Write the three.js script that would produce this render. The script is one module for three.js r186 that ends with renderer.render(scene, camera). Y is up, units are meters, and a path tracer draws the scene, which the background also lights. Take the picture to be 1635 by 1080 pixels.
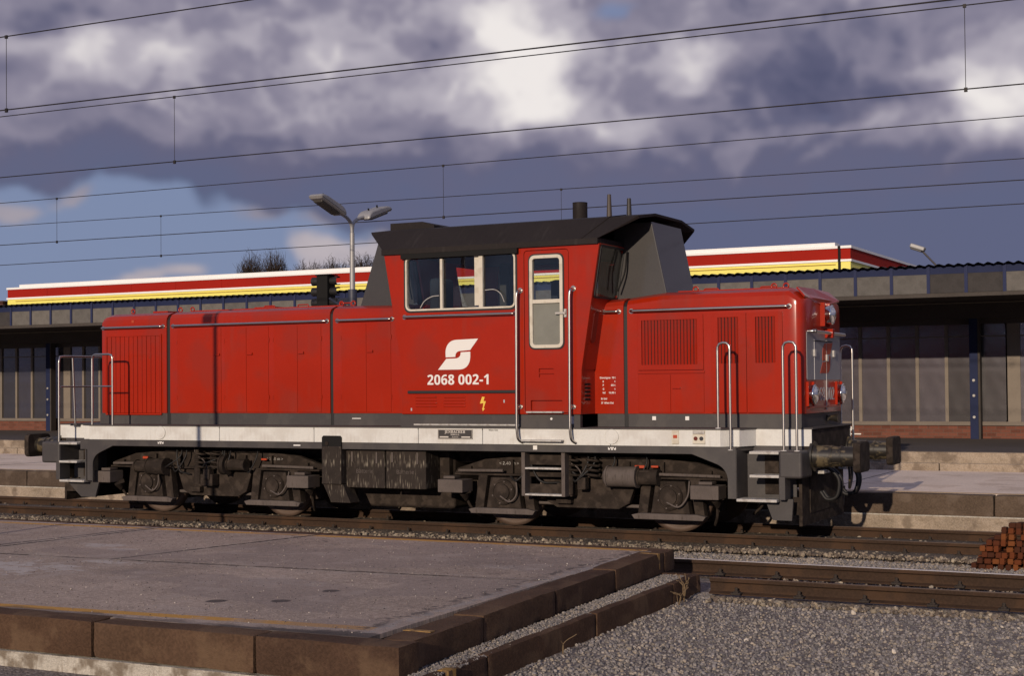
import * as THREE from 'three';
import { mergeGeometries, toCreasedNormals } from 'three/addons/utils/BufferGeometryUtils.js';
import { RoundedBoxGeometry } from 'three/addons/geometries/RoundedBoxGeometry.js';
import { FontLoader } from 'three/addons/loaders/FontLoader.js';
import { TextGeometry } from 'three/addons/geometries/TextGeometry.js';

// x runs along the track, +z towards the camera, rail top is y = 0, gravel about y = -0.2
const GROUND = -0.2;
const scene = new THREE.Scene();
const camera = new THREE.PerspectiveCamera(25.84, 1024 / 677, 0.1, 600);
camera.position.set(11.2955, 1.9878, 18.9987);
camera.up.set(0.01805, 0.99973, 0.0149);
camera.lookAt(11.2955 - 4.52378, 1.9878 + 0.21452, 18.9987 - 8.91568);
camera.setViewOffset(1635, 1080, -10.8, -20.3, 1635, 1080);
camera.updateProjectionMatrix();

const renderer = new THREE.WebGLRenderer({ antialias: true });
renderer.setSize(1024, 677);
renderer.toneMapping = THREE.LinearToneMapping;
renderer.toneMappingExposure = 0.97;
renderer.shadowMap.enabled = true;

// low afternoon sun behind the photographer
const sun = new THREE.DirectionalLight(new THREE.Color(1, 0.83, 0.66), 3.3);
sun.position.set(0.11 * 60, 0.272 * 60, 60);
sun.target.position.set(0, 1, 0);
sun.castShadow = true;
sun.shadow.mapSize.set(4096, 4096);
Object.assign(sun.shadow.camera, { left: -45, right: 45, top: 30, bottom: -30, near: 1, far: 200 });
scene.add(sun, sun.target);

// ---------- seeded random and noise ----------
function mulberry(a) { return () => { a |= 0; a = a + 0x6D2B79F5 | 0; let t = Math.imul(a ^ a >>> 15, 1 | a); t = t + Math.imul(t ^ t >>> 7, 61 | t) ^ t; return ((t ^ t >>> 14) >>> 0) / 4294967296; }; }
const rnd = mulberry(2068);
const LAT = new Float32Array(65536); { const r = mulberry(77); for (let i = 0; i < 65536; i++) LAT[i] = r(); }
function vnoise(x, y, period = 256) {
  const xi = Math.floor(x), yi = Math.floor(y), fx = x - xi, fy = y - yi;
  const u = fx * fx * (3 - 2 * fx), v = fy * fy * (3 - 2 * fy);
  const m = (n) => ((n % period) + period) % period;
  const a = m(xi), b = m(xi + 1), c = m(yi) * 256, d = m(yi + 1) * 256;
  return (LAT[a + c] * (1 - u) + LAT[b + c] * u) * (1 - v) + (LAT[a + d] * (1 - u) + LAT[b + d] * u) * v;
}
function fbm(x, y, oct = 5, period = 256) {
  let s = 0, a = 0.5, n = 0;
  for (let i = 0; i < oct; i++) { s += a * vnoise(x + i * 17.3 * (period === 256 ? 1 : 0), y + i * 9.1 * (period === 256 ? 1 : 0), period); n += a; a *= 0.5; x *= 2; y *= 2; period = Math.min(256, period * 2); }
  return s / n;
}
const clamp = (v, a = 0, b = 1) => Math.min(b, Math.max(a, v));
const smooth = (a, b, v) => { const t = clamp((v - a) / (b - a)); return t * t * (3 - 2 * t); };
const mix = (a, b, t) => a + (b - a) * t;

// ---------- sky: broken cloud after a shower, seen over the whole sphere ----------
{
  const w = 2048, h = 1024, data = new Float32Array(w * h * 4);
  // [azimuth, elevation, spread az, spread el, strength] of lit cloud tops (+) and dark cloud bodies (-)
  const lobes = [
    [-26.6, 12.3, 2.5, 1.7, 0.44], [-25.7, 10.2, 1.4, 0.9, 0.28], [-27.4, 13.6, 1.8, 0.7, 0.20], [-22.5, 9.6, 1.3, 0.6, 0.20], [-19.5, 12.0, 1.1, 0.65, 0.26], [-17.6, 12.6, 1.0, 0.4, 0.12],
    [-43.0, 12.2, 1.6, 0.75, 0.26], [-40.0, 12.5, 1.2, 1.1, 0.14], [-34.5, 12.8, 2.2, 0.8, 0.18], [-35.0, 10.8, 2.0, 0.8, 0.08], [-41.0, 9.6, 2.0, 0.7, 0.06],
    [-30.0, 13.0, 1.0, 0.6, -0.34], [-16.2, 11.0, 2.6, 1.0, -0.20], [-38.0, 9.9, 1.6, 0.5, -0.10], [-23.6, 12.4, 0.7, 1.4, -0.14], [-45.6, 13.4, 1.6, 0.5, -0.14],
    [-8.9, 10.3, 1.2, 1.3, 0.36], [-10.0, 11.8, 0.8, 0.4, 0.14], [-11.2, 9.2, 1.7, 0.7, 0.18], [-14.5, 10.0, 1.6, 0.3, 0.14], [-6.0, 9.8, 2.0, 1.6, 0.2],
    [-44.0, 8.5, 3.0, 0.7, -0.16], [-38.5, 7.9, 3.0, 0.6, -0.16], [-33.3, 7.1, 3.0, 0.8, -0.12], [-27, 8.4, 3.0, 0.8, -0.06], [-12, 5.2, 6, 1.2, -0.08], [-22, 5.6, 4, 0.9, -0.08], [-19.6, 5.2, 0.8, 0.18, 0.12],
  ];
  // low clouds in the clear gap: last number is their brightness
  const puffs = [[-33.4, 5.2, 1.5, 0.50, 0.9, 1], [-31.8, 5.6, 1.0, 0.4, 0.7, 1], [-34.6, 4.7, 1.2, 0.35, 0.7, 0.9], [-40.6, 4.35, 1.1, 0.30, 0.8, 0.85], [-36.2, 6.75, 0.9, 0.28, 0.7, 0.35], [-33.9, 6.5, 1.0, 0.25, 0.6, 0.35], [-45.6, 6.6, 1.2, 0.40, 0.8, 0.6], [-43.4, 7.2, 1.0, 0.2, 0.55, 0.5]];
  const ramp = [[0, 0.060, 0.070, 0.140], [0.22, 0.125, 0.125, 0.205], [0.45, 0.265, 0.245, 0.325], [0.70, 0.49, 0.455, 0.515], [1, 0.88, 0.83, 0.81]];
  const c3 = [0, 0, 0];
  for (let j = 0; j < h; j++) {
    const el = ((j + 0.5) / h - 0.5) * 180;
    for (let i = 0; i < w; i++) {
      const phi = ((i + 0.5) / w - 0.5) * 2 * Math.PI;      // atan2(z, x)
      const az = (Math.atan2(Math.cos(phi), -Math.sin(phi)) * 180) / Math.PI;  // 0 = -z, positive to +x
      const k = (j * w + i) * 4;
      let r, g, b;
      if (el < -6) { r = 0.11; g = 0.10; b = 0.095; }
      else {
        const sc = Math.max(0.25, Math.cos(el * Math.PI / 180)), U = az * sc * 0.21 + 60, V = el * 0.30 + 40;
        const wx = fbm(U * 1.7 + 7, V * 1.7 + 3, 5) - 0.5, wy = fbm(U * 1.7 + 71, V * 1.7 + 33, 5) - 0.5;
        const a2 = az + wx * 3.0, e2 = el + wy * 2.4;
        let B = 0.03 + 0.20 * smooth(5.0, 8.6, e2) + 0.22 * smooth(7.0, 11.0, e2);
        const n1 = fbm(U * 1.1 + wx * 1.2, V * 1.1 + wy * 1.2, 5) - 0.5, n2 = fbm(U * 3.6 + wx * 3, V * 3.6 + wy * 3, 5) - 0.5, n3 = fbm(U * 11 + wx * 6, V * 11 + wy * 6, 3) - 0.5;
        const out = smooth(14, 22, el) + (1 - smooth(14, 22, el)) * smooth(6, 14, Math.max(Math.abs(az + 27) - 20, 0));
        B += (n1 * (0.22 + 0.45 * out) + n2 * 0.20 + n3 * 0.07) * smooth(3.5, 9.0, e2) + n2 * 0.05 + n1 * 0.12 * smooth(9, 6, e2);
        for (const [ca, ce, sa, se, s] of lobes) { const q = ((a2 - ca) / sa) ** 2 + ((e2 - ce) / se) ** 2; if (q < 9) B += 1.10 * s * Math.exp(-q * 0.6); }
        // billowing edges: heaped lumps that overlap with fairly crisp rims
        let bl = 0, am = 0.5, bu = U * 4.2 + wx * 2.2, bv = V * 4.6 + wy * 2.2; for (let q = 0; q < 4; q++) { bl += am * Math.abs(2 * vnoise(bu, bv) - 1); am *= 0.52; bu = bu * 2.03 + 11; bv = bv * 2.03 + 5; }
        const hi = smooth(4.5, 10, e2); B += (0.40 - bl) * 0.20 * hi;
        B += hi * (0.07 * (smooth(0.50, 0.58, B) - 0.5) + 0.05 * (smooth(0.34, 0.41, B) - 0.5) + 0.06 * (smooth(0.66, 0.75, B) - 0.5));
        B = clamp(B);
        let t = 0; while (t < 3 && B > ramp[t + 1][0]) t++;
        const f = (B - ramp[t][0]) / (ramp[t + 1][0] - ramp[t][0]);
        for (let q = 0; q < 3; q++) c3[q] = mix(ramp[t][q + 1], ramp[t + 1][q + 1], f);
        [r, g, b] = c3;
        // clear gap low on the left, and clear air here and there elsewhere
        const edge = 7.45 + (fbm(U * 2.6 + 5, 9.5, 4) - 0.5) * 1.2 - Math.max(0, (az + 39.5) * 0.20);
        let gap = smooth(0.28, -0.22, e2 * 0.6 + el * 0.4 - edge) * smooth(-30.5, -34.0, a2 * 0.5 + az * 0.5 - (el < 5.5 ? 1.2 : 0)) * smooth(-95, -65, az);
        gap = Math.max(gap, smooth(1.0, 0.2, Math.hypot((a2 + 22.8) / 1.2, (e2 - 14.0) / 0.5)) * 0.8);
        const back = smooth(75, 120, Math.abs(az)) * smooth(0.46, 0.56, fbm(U * 0.7 + 3, V * 0.7 + 8, 4));
        let puff = 0, pb_ = 0; for (const [ca, ce, sa, se, s, br] of puffs) { const q = s * Math.exp(-0.7 * (((a2 - ca) / sa) ** 2 + ((e2 - ce) / se) ** 2)); if (q > puff) { puff = q; pb_ = br; } }
        puff = smooth(0.22, 0.62, puff + n2 * 0.6);
        const hgt = smooth(3, 40, el);
        const br = mix(0.215, 0.10, hgt), bg = mix(0.268, 0.19, hgt), bb = mix(0.415, 0.45, hgt);
        gap = Math.max(gap, back);
        const lum = pb_ * (1 + wy * 0.9 + n2 * 0.5);
        r = mix(r, mix(br, 0.155 + 0.30 * lum, puff), gap); g = mix(g, mix(bg, 0.16 + 0.25 * lum, puff), gap); b = mix(b, mix(bb, 0.25 + 0.20 * lum, puff), gap);
      }
      data[k] = r; data[k + 1] = g; data[k + 2] = b; data[k + 3] = 1;
    }
  }
  const tex = new THREE.DataTexture(data, w, h, THREE.RGBAFormat, THREE.FloatType);
  tex.mapping = THREE.EquirectangularReflectionMapping;
  tex.magFilter = THREE.LinearFilter; tex.minFilter = THREE.LinearFilter; tex.needsUpdate = true;
  scene.background = tex; scene.environment = tex;
}

// ---------- naming and building helpers ----------
const taken = {};
function numbered(n) { const k = taken[n] ?? 0; taken[n] = k + 1; return k ? `${n}_${String(k).padStart(3, '0')}` : n; }
function tag(o, label, category, group, kind) {
  if (label) o.userData.label = label;
  if (category) o.userData.category = category;
  if (group) o.userData.group = group;
  if (kind) o.userData.kind = kind;
  return o;
}
function thing(name, label, category, group, kind, parent = scene) {
  const g = new THREE.Group(); g.name = numbered(name); parent.add(g);
  return tag(g, label, category, group, kind);
}
// metric box projection of uv
function metric(geo) {
  let g = geo.index ? geo.toNonIndexed() : geo;
  if (!g.attributes.normal) g.computeVertexNormals();
  const p = g.attributes.position, uv = new Float32Array(p.count * 2);
  const a = new THREE.Vector3(), b = new THREE.Vector3(), c = new THREE.Vector3(), n = new THREE.Vector3();
  for (let i = 0; i < p.count; i += 3) {
    a.fromBufferAttribute(p, i); b.fromBufferAttribute(p, i + 1); c.fromBufferAttribute(p, i + 2);
    n.copy(b).sub(a).cross(c.clone().sub(a));
    const ax = Math.abs(n.x), ay = Math.abs(n.y), az = Math.abs(n.z);
    [a, b, c].forEach((v, k) => {
      const q = (i + k) * 2;
      if (ay >= ax && ay >= az) { uv[q] = v.x; uv[q + 1] = v.z; }
      else if (az >= ax) { uv[q] = v.x; uv[q + 1] = v.y; }
      else { uv[q] = v.z; uv[q + 1] = v.y; }
    });
  }
  g.setAttribute('uv', new THREE.BufferAttribute(uv, 2));
  for (const k of Object.keys(g.attributes)) if (!['position', 'normal', 'uv'].includes(k)) g.deleteAttribute(k);
  return g;
}
function mesh(name, geo, mat, parent, x = 0, y = 0, z = 0) {
  if (Array.isArray(geo)) geo = geo.length > 1 ? mergeGeometries(geo.map(metric)) : metric(geo[0]);
  else geo = metric(geo);
  const m = new THREE.Mesh(geo, mat); m.name = parent && parent !== scene ? name : numbered(name);
  m.castShadow = m.receiveShadow = true; m.position.set(x, y, z);
  (parent ?? scene).add(m);
  return m;
}
function shared(name, geo, mat, parent, x, y, z, ry = 0, rx = 0, rz = 0) { // geometry already metric, reused by many pieces
  const m = new THREE.Mesh(geo, mat); m.name = parent && parent !== scene ? name : numbered(name);
  m.castShadow = m.receiveShadow = true; m.position.set(x, y, z); m.rotation.set(rx, ry, rz); (parent ?? scene).add(m); return m;
}
function box(x0, x1, y0, y1, z0, z1, r = 0) {
  if (z0 > z1) [z0, z1] = [z1, z0];
  const w = x1 - x0, h = y1 - y0, d = z1 - z0;
  const g = r ? new RoundedBoxGeometry(w, h, d, 2, Math.min(r, w / 2.1, h / 2.1, d / 2.1)) : new THREE.BoxGeometry(w, h, d);
  return g.translate((x0 + x1) / 2, (y0 + y1) / 2, (z0 + z1) / 2);
}
// weathered block: uneven arrises, chipped corners
function roughBlock(x0, x1, y0, y1, z0, z1, seed, chip = 1) {
  if (z0 > z1) [z0, z1] = [z1, z0];
  const w = x1 - x0, h = y1 - y0, d = z1 - z0, g = new THREE.BoxGeometry(w, h, d, Math.max(2, Math.ceil(w / 0.05)), 5, 5), p = g.attributes.position, ex = V3(w / 2, h / 2, d / 2), v = V3(0, 0, 0), c = V3(0, 0, 0);
  for (let i = 0; i < p.count; i++) {
    v.fromBufferAttribute(p, i);
    const n = vnoise(v.x * 9 + seed * 13.7, v.y * 9 + v.z * 7 + seed * 3.1), n2 = vnoise(v.x * 31 + seed * 5.3, v.y * 31 + v.z * 27 + 40);
    const r = Math.min(0.010 + chip * (0.016 * n + 0.05 * Math.max(0, n * 0.6 + n2 * 0.4 - 0.66)), Math.min(h, d) * 0.3);
    c.set(clamp(v.x, -ex.x + r, ex.x - r), clamp(v.y, -ex.y + r, ex.y - r), clamp(v.z, -ex.z + r, ex.z - r));
    v.sub(c); if (v.length() > r) v.setLength(r); v.add(c);
    v.y += (vnoise(v.x * 3 + seed, v.z * 3) - 0.5) * 0.006 * chip; v.z += (vnoise(v.x * 4 + seed * 2, v.y * 6 + 9) - 0.5) * 0.008 * chip;
    p.setXYZ(i, v.x, v.y, v.z);
  }
  g.computeVertexNormals();
  return g.translate((x0 + x1) / 2, (y0 + y1) / 2, (z0 + z1) / 2);
}
const V3 = (x, y, z) => new THREE.Vector3(x, y, z);
function tube(pts, r, seg = 8, smoothPath = false, bend = 0.06) {
  const v = pts.map((p) => V3(...p));
  let path;
  if (smoothPath) path = new THREE.CatmullRomCurve3(v, false, 'centripetal');
  else {
    path = new THREE.CurvePath();
    let prev = v[0];
    for (let i = 1; i < v.length; i++) {
      if (i < v.length - 1) {
        const d0 = v[i].clone().sub(v[i - 1]), d1 = v[i + 1].clone().sub(v[i]);
        const b = Math.min(bend, d0.length() * 0.49, d1.length() * 0.49);
        const s = v[i].clone().addScaledVector(d0.normalize(), -b), e = v[i].clone().addScaledVector(d1.normalize(), b);
        path.add(new THREE.LineCurve3(prev, s)); path.add(new THREE.QuadraticBezierCurve3(s, v[i], e)); prev = e;
      } else path.add(new THREE.LineCurve3(prev, v[i]));
    }
  }
  const n = smoothPath ? (pts.length - 1) * 8 : Math.max(8, Math.min(120, (pts.length - 2) * 24 + 4));
  return new THREE.TubeGeometry(path, n, r, seg, false);
}
function rod(a, b, r0, r1 = r0, seg = 8) {
  const A = V3(...a), B = V3(...b), d = B.clone().sub(A), L = d.length();
  const g = new THREE.CylinderGeometry(r1, r0, L, seg); g.translate(0, L / 2, 0);
  g.applyQuaternion(new THREE.Quaternion().setFromUnitVectors(V3(0, 1, 0), d.normalize()));
  return g.translate(...a);
}
function cyl(axis, x, y, z, r0, r1, len, seg = 24) { // r0 at the low end, r1 at the high end of the axis, centred
  const g = new THREE.CylinderGeometry(r1, r0, len, seg);
  if (axis === 'x') g.rotateZ(-Math.PI / 2); if (axis === 'z') g.rotateX(Math.PI / 2);
  return g.translate(x, y, z);
}
function poly(pts) { return new THREE.Shape(pts.map((p) => new THREE.Vector2(...p))); }
function extrudeXY(shape, z0, z1, bevel = 0, curveSegments = 10) { // shape in x,y, thickness along z
  const g = new THREE.ExtrudeGeometry(shape, { depth: z1 - z0 - 2 * bevel, bevelEnabled: bevel > 0, bevelSize: bevel, bevelThickness: bevel, bevelSegments: 2, bevelOffset: -bevel, curveSegments });
  return g.translate(0, 0, z0 + bevel);
}
function extrudeXZ(pts, y0, y1) { // plan outline in x,z
  const g = new THREE.ExtrudeGeometry(poly(pts.map(([x, z]) => [x, -z])), { depth: y1 - y0, bevelEnabled: false });
  return g.rotateX(-Math.PI / 2).translate(0, y0, 0);
}
function roundRect(x0, x1, y0, y1, r, target = new THREE.Shape()) {
  target.moveTo(x0 + r, y0); target.lineTo(x1 - r, y0); target.quadraticCurveTo(x1, y0, x1, y0 + r);
  target.lineTo(x1, y1 - r); target.quadraticCurveTo(x1, y1, x1 - r, y1); target.lineTo(x0 + r, y1);
  target.quadraticCurveTo(x0, y1, x0, y1 - r); target.lineTo(x0, y0 + r); target.quadraticCurveTo(x0, y0, x0 + r, y0);
  return target;
}
function ring(x0, x1, y0, y1, r, t) { // frame outline of width t
  const s = roundRect(x0, x1, y0, y1, r);
  s.holes.push(roundRect(x0 + t, x1 - t, y0 + t, y1 - t, Math.max(0.005, r - t), new THREE.Path()));
  return s;
}

// ---------- materials ----------
function rgbTexture(w, h, fn, repeatPerMetre = 1, srgb = false) {
  const d = new Uint8Array(w * h * 4);
  for (let y = 0; y < h; y++) for (let x = 0; x < w; x++) { const c = fn(x, y), k = (y * w + x) * 4; d[k] = clamp(c[0]) * 255; d[k + 1] = clamp(c[1]) * 255; d[k + 2] = clamp(c[2]) * 255; d[k + 3] = 255; }
  const t = new THREE.DataTexture(d, w, h); t.wrapS = t.wrapT = THREE.RepeatWrapping; t.magFilter = THREE.LinearFilter; t.minFilter = THREE.LinearMipmapLinearFilter; t.generateMipmaps = true;
  t.repeat.set(repeatPerMetre, repeatPerMetre); if (srgb) t.colorSpace = THREE.SRGBColorSpace; t.needsUpdate = true;
  return t;
}
const enc = (v) => (v <= 0.0031308 ? v * 12.92 : 1.055 * Math.pow(v, 1 / 2.4) - 0.055);
// patchy colour: blotches and fine grain around a linear base colour
function patchy(base, { size = 256, metres = 2, coarse = 0.12, fine = 0.06, dirt = null, dirtAmount = 0, streak = null, streakAmount = 0, f0 = 4 } = {}) {
  return rgbTexture(size, size, (x, y) => {
    const u = x / size, v = y / size;
    const c = (fbm(u * f0, v * f0, 4, f0) - 0.5) * 2 * coarse + (vnoise(u * size / 2, v * size / 2, Math.min(256, size / 2)) - 0.5) * 2 * fine;
    let col = base.map((b) => b * (1 + c));
    if (dirt) { const m = smooth(0.5, 0.75, fbm(u * f0 * 2 + 0, v * f0 * 2, 5, f0 * 2)) * dirtAmount; col = col.map((b, i) => mix(b, dirt[i], m)); }
    if (streak) { const m = smooth(0.58, 0.86, vnoise(u * 96, v * 5, 96) * 0.6 + vnoise(u * 48, v * 11, 48) * 0.4) * smooth(0.32, 0.62, fbm(u * 6, v * 4, 4, 2)) * streakAmount; col = col.map((b, i) => mix(b, streak[i], m)); }
    return col.map(enc);
  }, 1 / metres, true);
}
function bump(size, metres, fn) { return rgbTexture(size, size, (x, y) => { const v = fn(x / size, y / size); return [v, v, v]; }, 1 / metres); }
const roughTex = rgbTexture(256, 256, (x, y) => { const v = 0.62 + 0.38 * fbm(x / 256 * 6, y / 256 * 6, 5, 6); return [v, v, v]; }, 0.6);
const grainBump = bump(256, 0.5, (u, v) => 0.6 * vnoise(u * 128, v * 128, 128) + 0.4 * fbm(u * 16, v * 16, 4, 16));
const waveBump = bump(256, 2.4, (u, v) => fbm(u * 4, v * 4, 3, 4));
function std(color, o = {}) {
  const m = new THREE.MeshPhysicalMaterial({ roughness: 0.7, metalness: 0, specularIntensity: (o.roughness ?? 0.7) > 0.65 ? 0.4 : 1, ...o }); // dusty surfaces hardly mirror
  if (Array.isArray(color)) m.color.setRGB(...color); else { m.map = color; m.color.setRGB(1, 1, 1); }
  return m;
}
function phys(color, o = {}) {
  const m = new THREE.MeshPhysicalMaterial({ roughness: 0.5, metalness: 0, ...o });
  if (Array.isArray(color)) m.color.setRGB(...color); else { m.map = color; m.color.setRGB(1, 1, 1); }
  return m;
}
const M = {
  red: phys(patchy([0.345, 0.0180, 0.0030], { size: 512, metres: 4.3, coarse: 0.13, fine: 0.03, dirt: [0.25, 0.026, 0.014], dirtAmount: 0.55, streak: [0.27, 0.040, 0.024], streakAmount: 0.35, f0: 5 }), { roughness: 0.5, roughnessMap: roughTex, specularIntensity: 0.15, clearcoat: 0.6, clearcoatRoughness: 0.14, bumpMap: waveBump, bumpScale: 0.009 }),
  white: std(patchy([0.665, 0.66, 0.62], { metres: 1.5, coarse: 0.05, fine: 0.05, dirt: [0.45, 0.41, 0.36], dirtAmount: 0.35, streak: [0.40, 0.35, 0.30], streakAmount: 0.25 }), { roughness: 0.6 }),
  grey: std(patchy([0.050, 0.044, 0.043], { metres: 1.5, coarse: 0.14, fine: 0.08, dirt: [0.085, 0.075, 0.066], dirtAmount: 0.4 }), { roughness: 0.6 }),
  roof: std(patchy([0.020, 0.0155, 0.0145], { metres: 2, coarse: 0.22, fine: 0.12, streak: [0.055, 0.048, 0.044], streakAmount: 0.35 }), { roughness: 0.72 }),
  fairing: phys(patchy([0.036, 0.032, 0.030], { metres: 1.2, coarse: 0.12, fine: 0.15 }), { roughness: 0.5, clearcoat: 0.5, clearcoatRoughness: 0.12 }),
  black: std([0.010, 0.0095, 0.009], { roughness: 0.75 }),
  under: std(patchy([0.030, 0.0222, 0.0175], { metres: 0.7, coarse: 0.45, fine: 0.25, dirt: [0.075, 0.057, 0.045], dirtAmount: 0.45 }), { roughness: 0.88, bumpMap: grainBump, bumpScale: 0.004 }),
  dusty: std(patchy([0.110, 0.090, 0.080], { metres: 0.6, coarse: 0.25, fine: 0.12, streak: [0.036, 0.027, 0.021], streakAmount: 0.7 }), { roughness: 0.75 }),
  streaky: std(patchy([0.030, 0.023, 0.019], { metres: 0.7, coarse: 0.3, fine: 0.15, streak: [0.30, 0.26, 0.20], streakAmount: 0.75, f0: 8 }), { roughness: 0.8 }),
  grease: std(patchy([0.020, 0.017, 0.014], { metres: 0.5, coarse: 0.3, fine: 0.1, dirt: [0.20, 0.155, 0.085], dirtAmount: 0.55 }), { roughness: 0.42 }),
  chrome: std(patchy([0.55, 0.52, 0.48], { metres: 0.4, coarse: 0.12, fine: 0.06 }), { roughness: 0.3, metalness: 1 }),
  mirror: std([0.75, 0.74, 0.72], { roughness: 0.1, metalness: 1 }),
  steelBlue: std([0.32, 0.33, 0.36], { roughness: 0.38, metalness: 1 }),
  alu: std(patchy([0.46, 0.44, 0.41], { metres: 0.3, coarse: 0.2, fine: 0.2, dirt: [0.22, 0.19, 0.16], dirtAmount: 0.6 }), { roughness: 0.6 }),
  cream: std(patchy([0.62, 0.57, 0.47], { metres: 0.6, coarse: 0.06, fine: 0.04, dirt: [0.42, 0.36, 0.27], dirtAmount: 0.5 }), { roughness: 0.5 }),
  print: std([0.78, 0.76, 0.72], { roughness: 0.55 }),
  printGrey: std([0.42, 0.41, 0.42], { roughness: 0.5 }),
  yellow: std([0.78, 0.52, 0.07], { roughness: 0.55 }),
  orange: std([0.42, 0.05, 0.012], { roughness: 0.55 }),
  panelGrey: std(patchy([0.28, 0.275, 0.29], { metres: 1, coarse: 0.06, fine: 0.04 }), { roughness: 0.4 }),
  glass: phys([0.93, 0.95, 0.94], { roughness: 0.02, transmission: 1, thickness: 0, ior: 1.5 }),
  tinted: phys([0.03, 0.03, 0.032], { roughness: 0.05, clearcoat: 1, clearcoatRoughness: 0.03 }),
  lens: phys([0.8, 0.8, 0.78], { roughness: 0.08, metalness: 0.9, clearcoat: 1 }),
  frosted: phys(patchy([0.20, 0.20, 0.17], { metres: 0.6, coarse: 0.12, fine: 0.05 }), { roughness: 0.35 }),
  interior: std([0.05, 0.048, 0.045], { roughness: 0.9 }),
  seat: std([0.025, 0.030, 0.042], { roughness: 0.9 }),
  rubber: std([0.012, 0.011, 0.011], { roughness: 0.6 }),
};

// ================= THE SETTING =================
const gravelTex = rgbTexture(1024, 1024, (x, y) => {
  const u = x / 1024, v = y / 1024;
  const g = vnoise(u * 256, v * 256, 256), g2 = vnoise(u * 128 + 0.3, v * 128, 128), big = fbm(u * 4, v * 4, 4, 4);
  const t = 0.55 + 0.75 * g * g2 * 1.6 + (big - 0.5) * 0.30;
  const warm = vnoise(u * 256 + 0.5, v * 200, 256);
  return [enc(0.235 * t * (0.94 + 0.14 * warm)), enc(0.205 * t), enc(0.185 * t * (1.07 - 0.16 * warm))];
}, 1 / 4, true);
const gravelBump = bump(512, 2, (u, v) => 0.6 * vnoise(u * 128, v * 128, 128) + 0.4 * vnoise(u * 256, v * 256, 256));
M.gravel = std(gravelTex, { roughness: 0.95, bumpMap: gravelBump, bumpScale: 0.02 });
M.ballastBed = std(patchy([0.115, 0.095, 0.078], { size: 512, metres: 2, coarse: 0.4, fine: 0.35, f0: 8 }), { roughness: 1, bumpMap: gravelBump, bumpScale: 0.03 });
M.rust = std(patchy([0.046, 0.027, 0.017], { metres: 1.4, coarse: 0.25, fine: 0.2, dirt: [0.075, 0.040, 0.021], dirtAmount: 0.5 }), { roughness: 0.85 });
M.railTop = std(patchy([0.55, 0.52, 0.53], { metres: 1, coarse: 0.1, fine: 0.1 }), { roughness: 0.4, metalness: 0.25 });
M.railTopDull = std(patchy([0.12, 0.085, 0.065], { metres: 1, coarse: 0.2, fine: 0.15 }), { roughness: 0.5, metalness: 0.6 });
M.sleeper = std(patchy([0.045, 0.036, 0.03], { metres: 0.8, coarse: 0.3, fine: 0.3 }), { roughness: 0.95 });

// ground: one gravel sheet with slight unevenness near the tracks, out to the horizon
{
  const g = new THREE.PlaneGeometry(600, 600, 1, 1).rotateX(-Math.PI / 2).translate(0, GROUND, -60);
  tag(mesh('ground', g, M.gravel), 'grey fine gravel ground of the station yard', null, null, 'structure');
}
// low ballast beds under the tracks
function bed(name, z, half, label, x0, x1) {
  const nx = 120, nz = 10, g = new THREE.PlaneGeometry(x1 - x0, half * 2, nx, nz).rotateX(-Math.PI / 2).translate((x0 + x1) / 2, 0, z);
  const p = g.attributes.position;
  for (let i = 0; i < p.count; i++) {
    const dz = Math.abs(p.getZ(i) - z) / half;
    p.setY(i, GROUND + 0.012 + 0.06 * (1 - smooth(0.72, 1, dz)) - 0.02 * smooth(0.95, 1, dz) + 0.02 * (fbm(p.getX(i) * 1.7, p.getZ(i) * 2.1, 3) - 0.5));
  }
  g.computeVertexNormals();
  return tag(mesh(name, g, M.ballastBed), label, null, null, 'structure');
}
bed('ballast_bed', 0, 1.30, 'brown ballast bed under the locomotive track', -60, 40);

// ---- railway tracks ----
const railProfile = (() => {
  const s = new THREE.Shape();
  const pts = [[-0.0625, -0.16], [0.0625, -0.16], [0.0625, -0.149], [0.012, -0.132], [0.008, -0.12], [0.008, -0.05], [0.034, -0.036], [0.035, -0.008], [0.029, -0.001], [-0.029, -0.001], [-0.035, -0.008], [-0.034, -0.036], [-0.008, -0.05], [-0.008, -0.12], [-0.012, -0.132], [-0.0625, -0.149]];
  pts.forEach((p, i) => (i ? s.lineTo(...p) : s.moveTo(...p)));
  return s;
})();
const clipGeo = metric(mergeGeometries([box(-0.05, 0.05, 0, 0.022, -0.045, 0.045, 0.006), cyl('y', 0, 0.045, 0.005, 0.016, 0.016, 0.05, 8), box(-0.026, 0.026, 0.02, 0.036, -0.035, 0.03, 0.005)].map((g) => metric(g))));
const sleeperGeo = metric(box(-0.13, 0.13, -0.12, 0, -1.3, 1.3, 0.015));
function track(label, rails, x0, x1, clips, tops, y = 0, drop = 0) {
  const t = thing('railway_track', label, 'track', null, 'structure');
  delete t.userData.category;
  rails.forEach(([z, xs], i) => {
    const a = xs ?? x0, L = x1 - a;
    const rail = mesh('rail', new THREE.ExtrudeGeometry(railProfile, { depth: L, bevelEnabled: false }).rotateY(Math.PI / 2).translate(a, y, z), M.rust, t);
    mesh('running_surface', box(a, x1, y - 0.001, y + 0.003, z - 0.026, z + 0.026), tops[i], rail);
  });
  const zc = (rails[0][0] + rails[1][0]) / 2;
  for (let x = clips[0]; x < clips[1]; x += 0.64) {
    shared('sleeper', sleeperGeo, M.sleeper, t, x, y - 0.160 - drop, zc);
    for (const [z, xs] of rails) for (const s of [-1, 1]) if (x > (xs ?? -99) + 0.1) shared('rail_clip', clipGeo, M.sleeper, t, x, y - 0.149, z + s * 0.088, s > 0 ? 0 : Math.PI);
  }
  return t;
}
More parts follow.
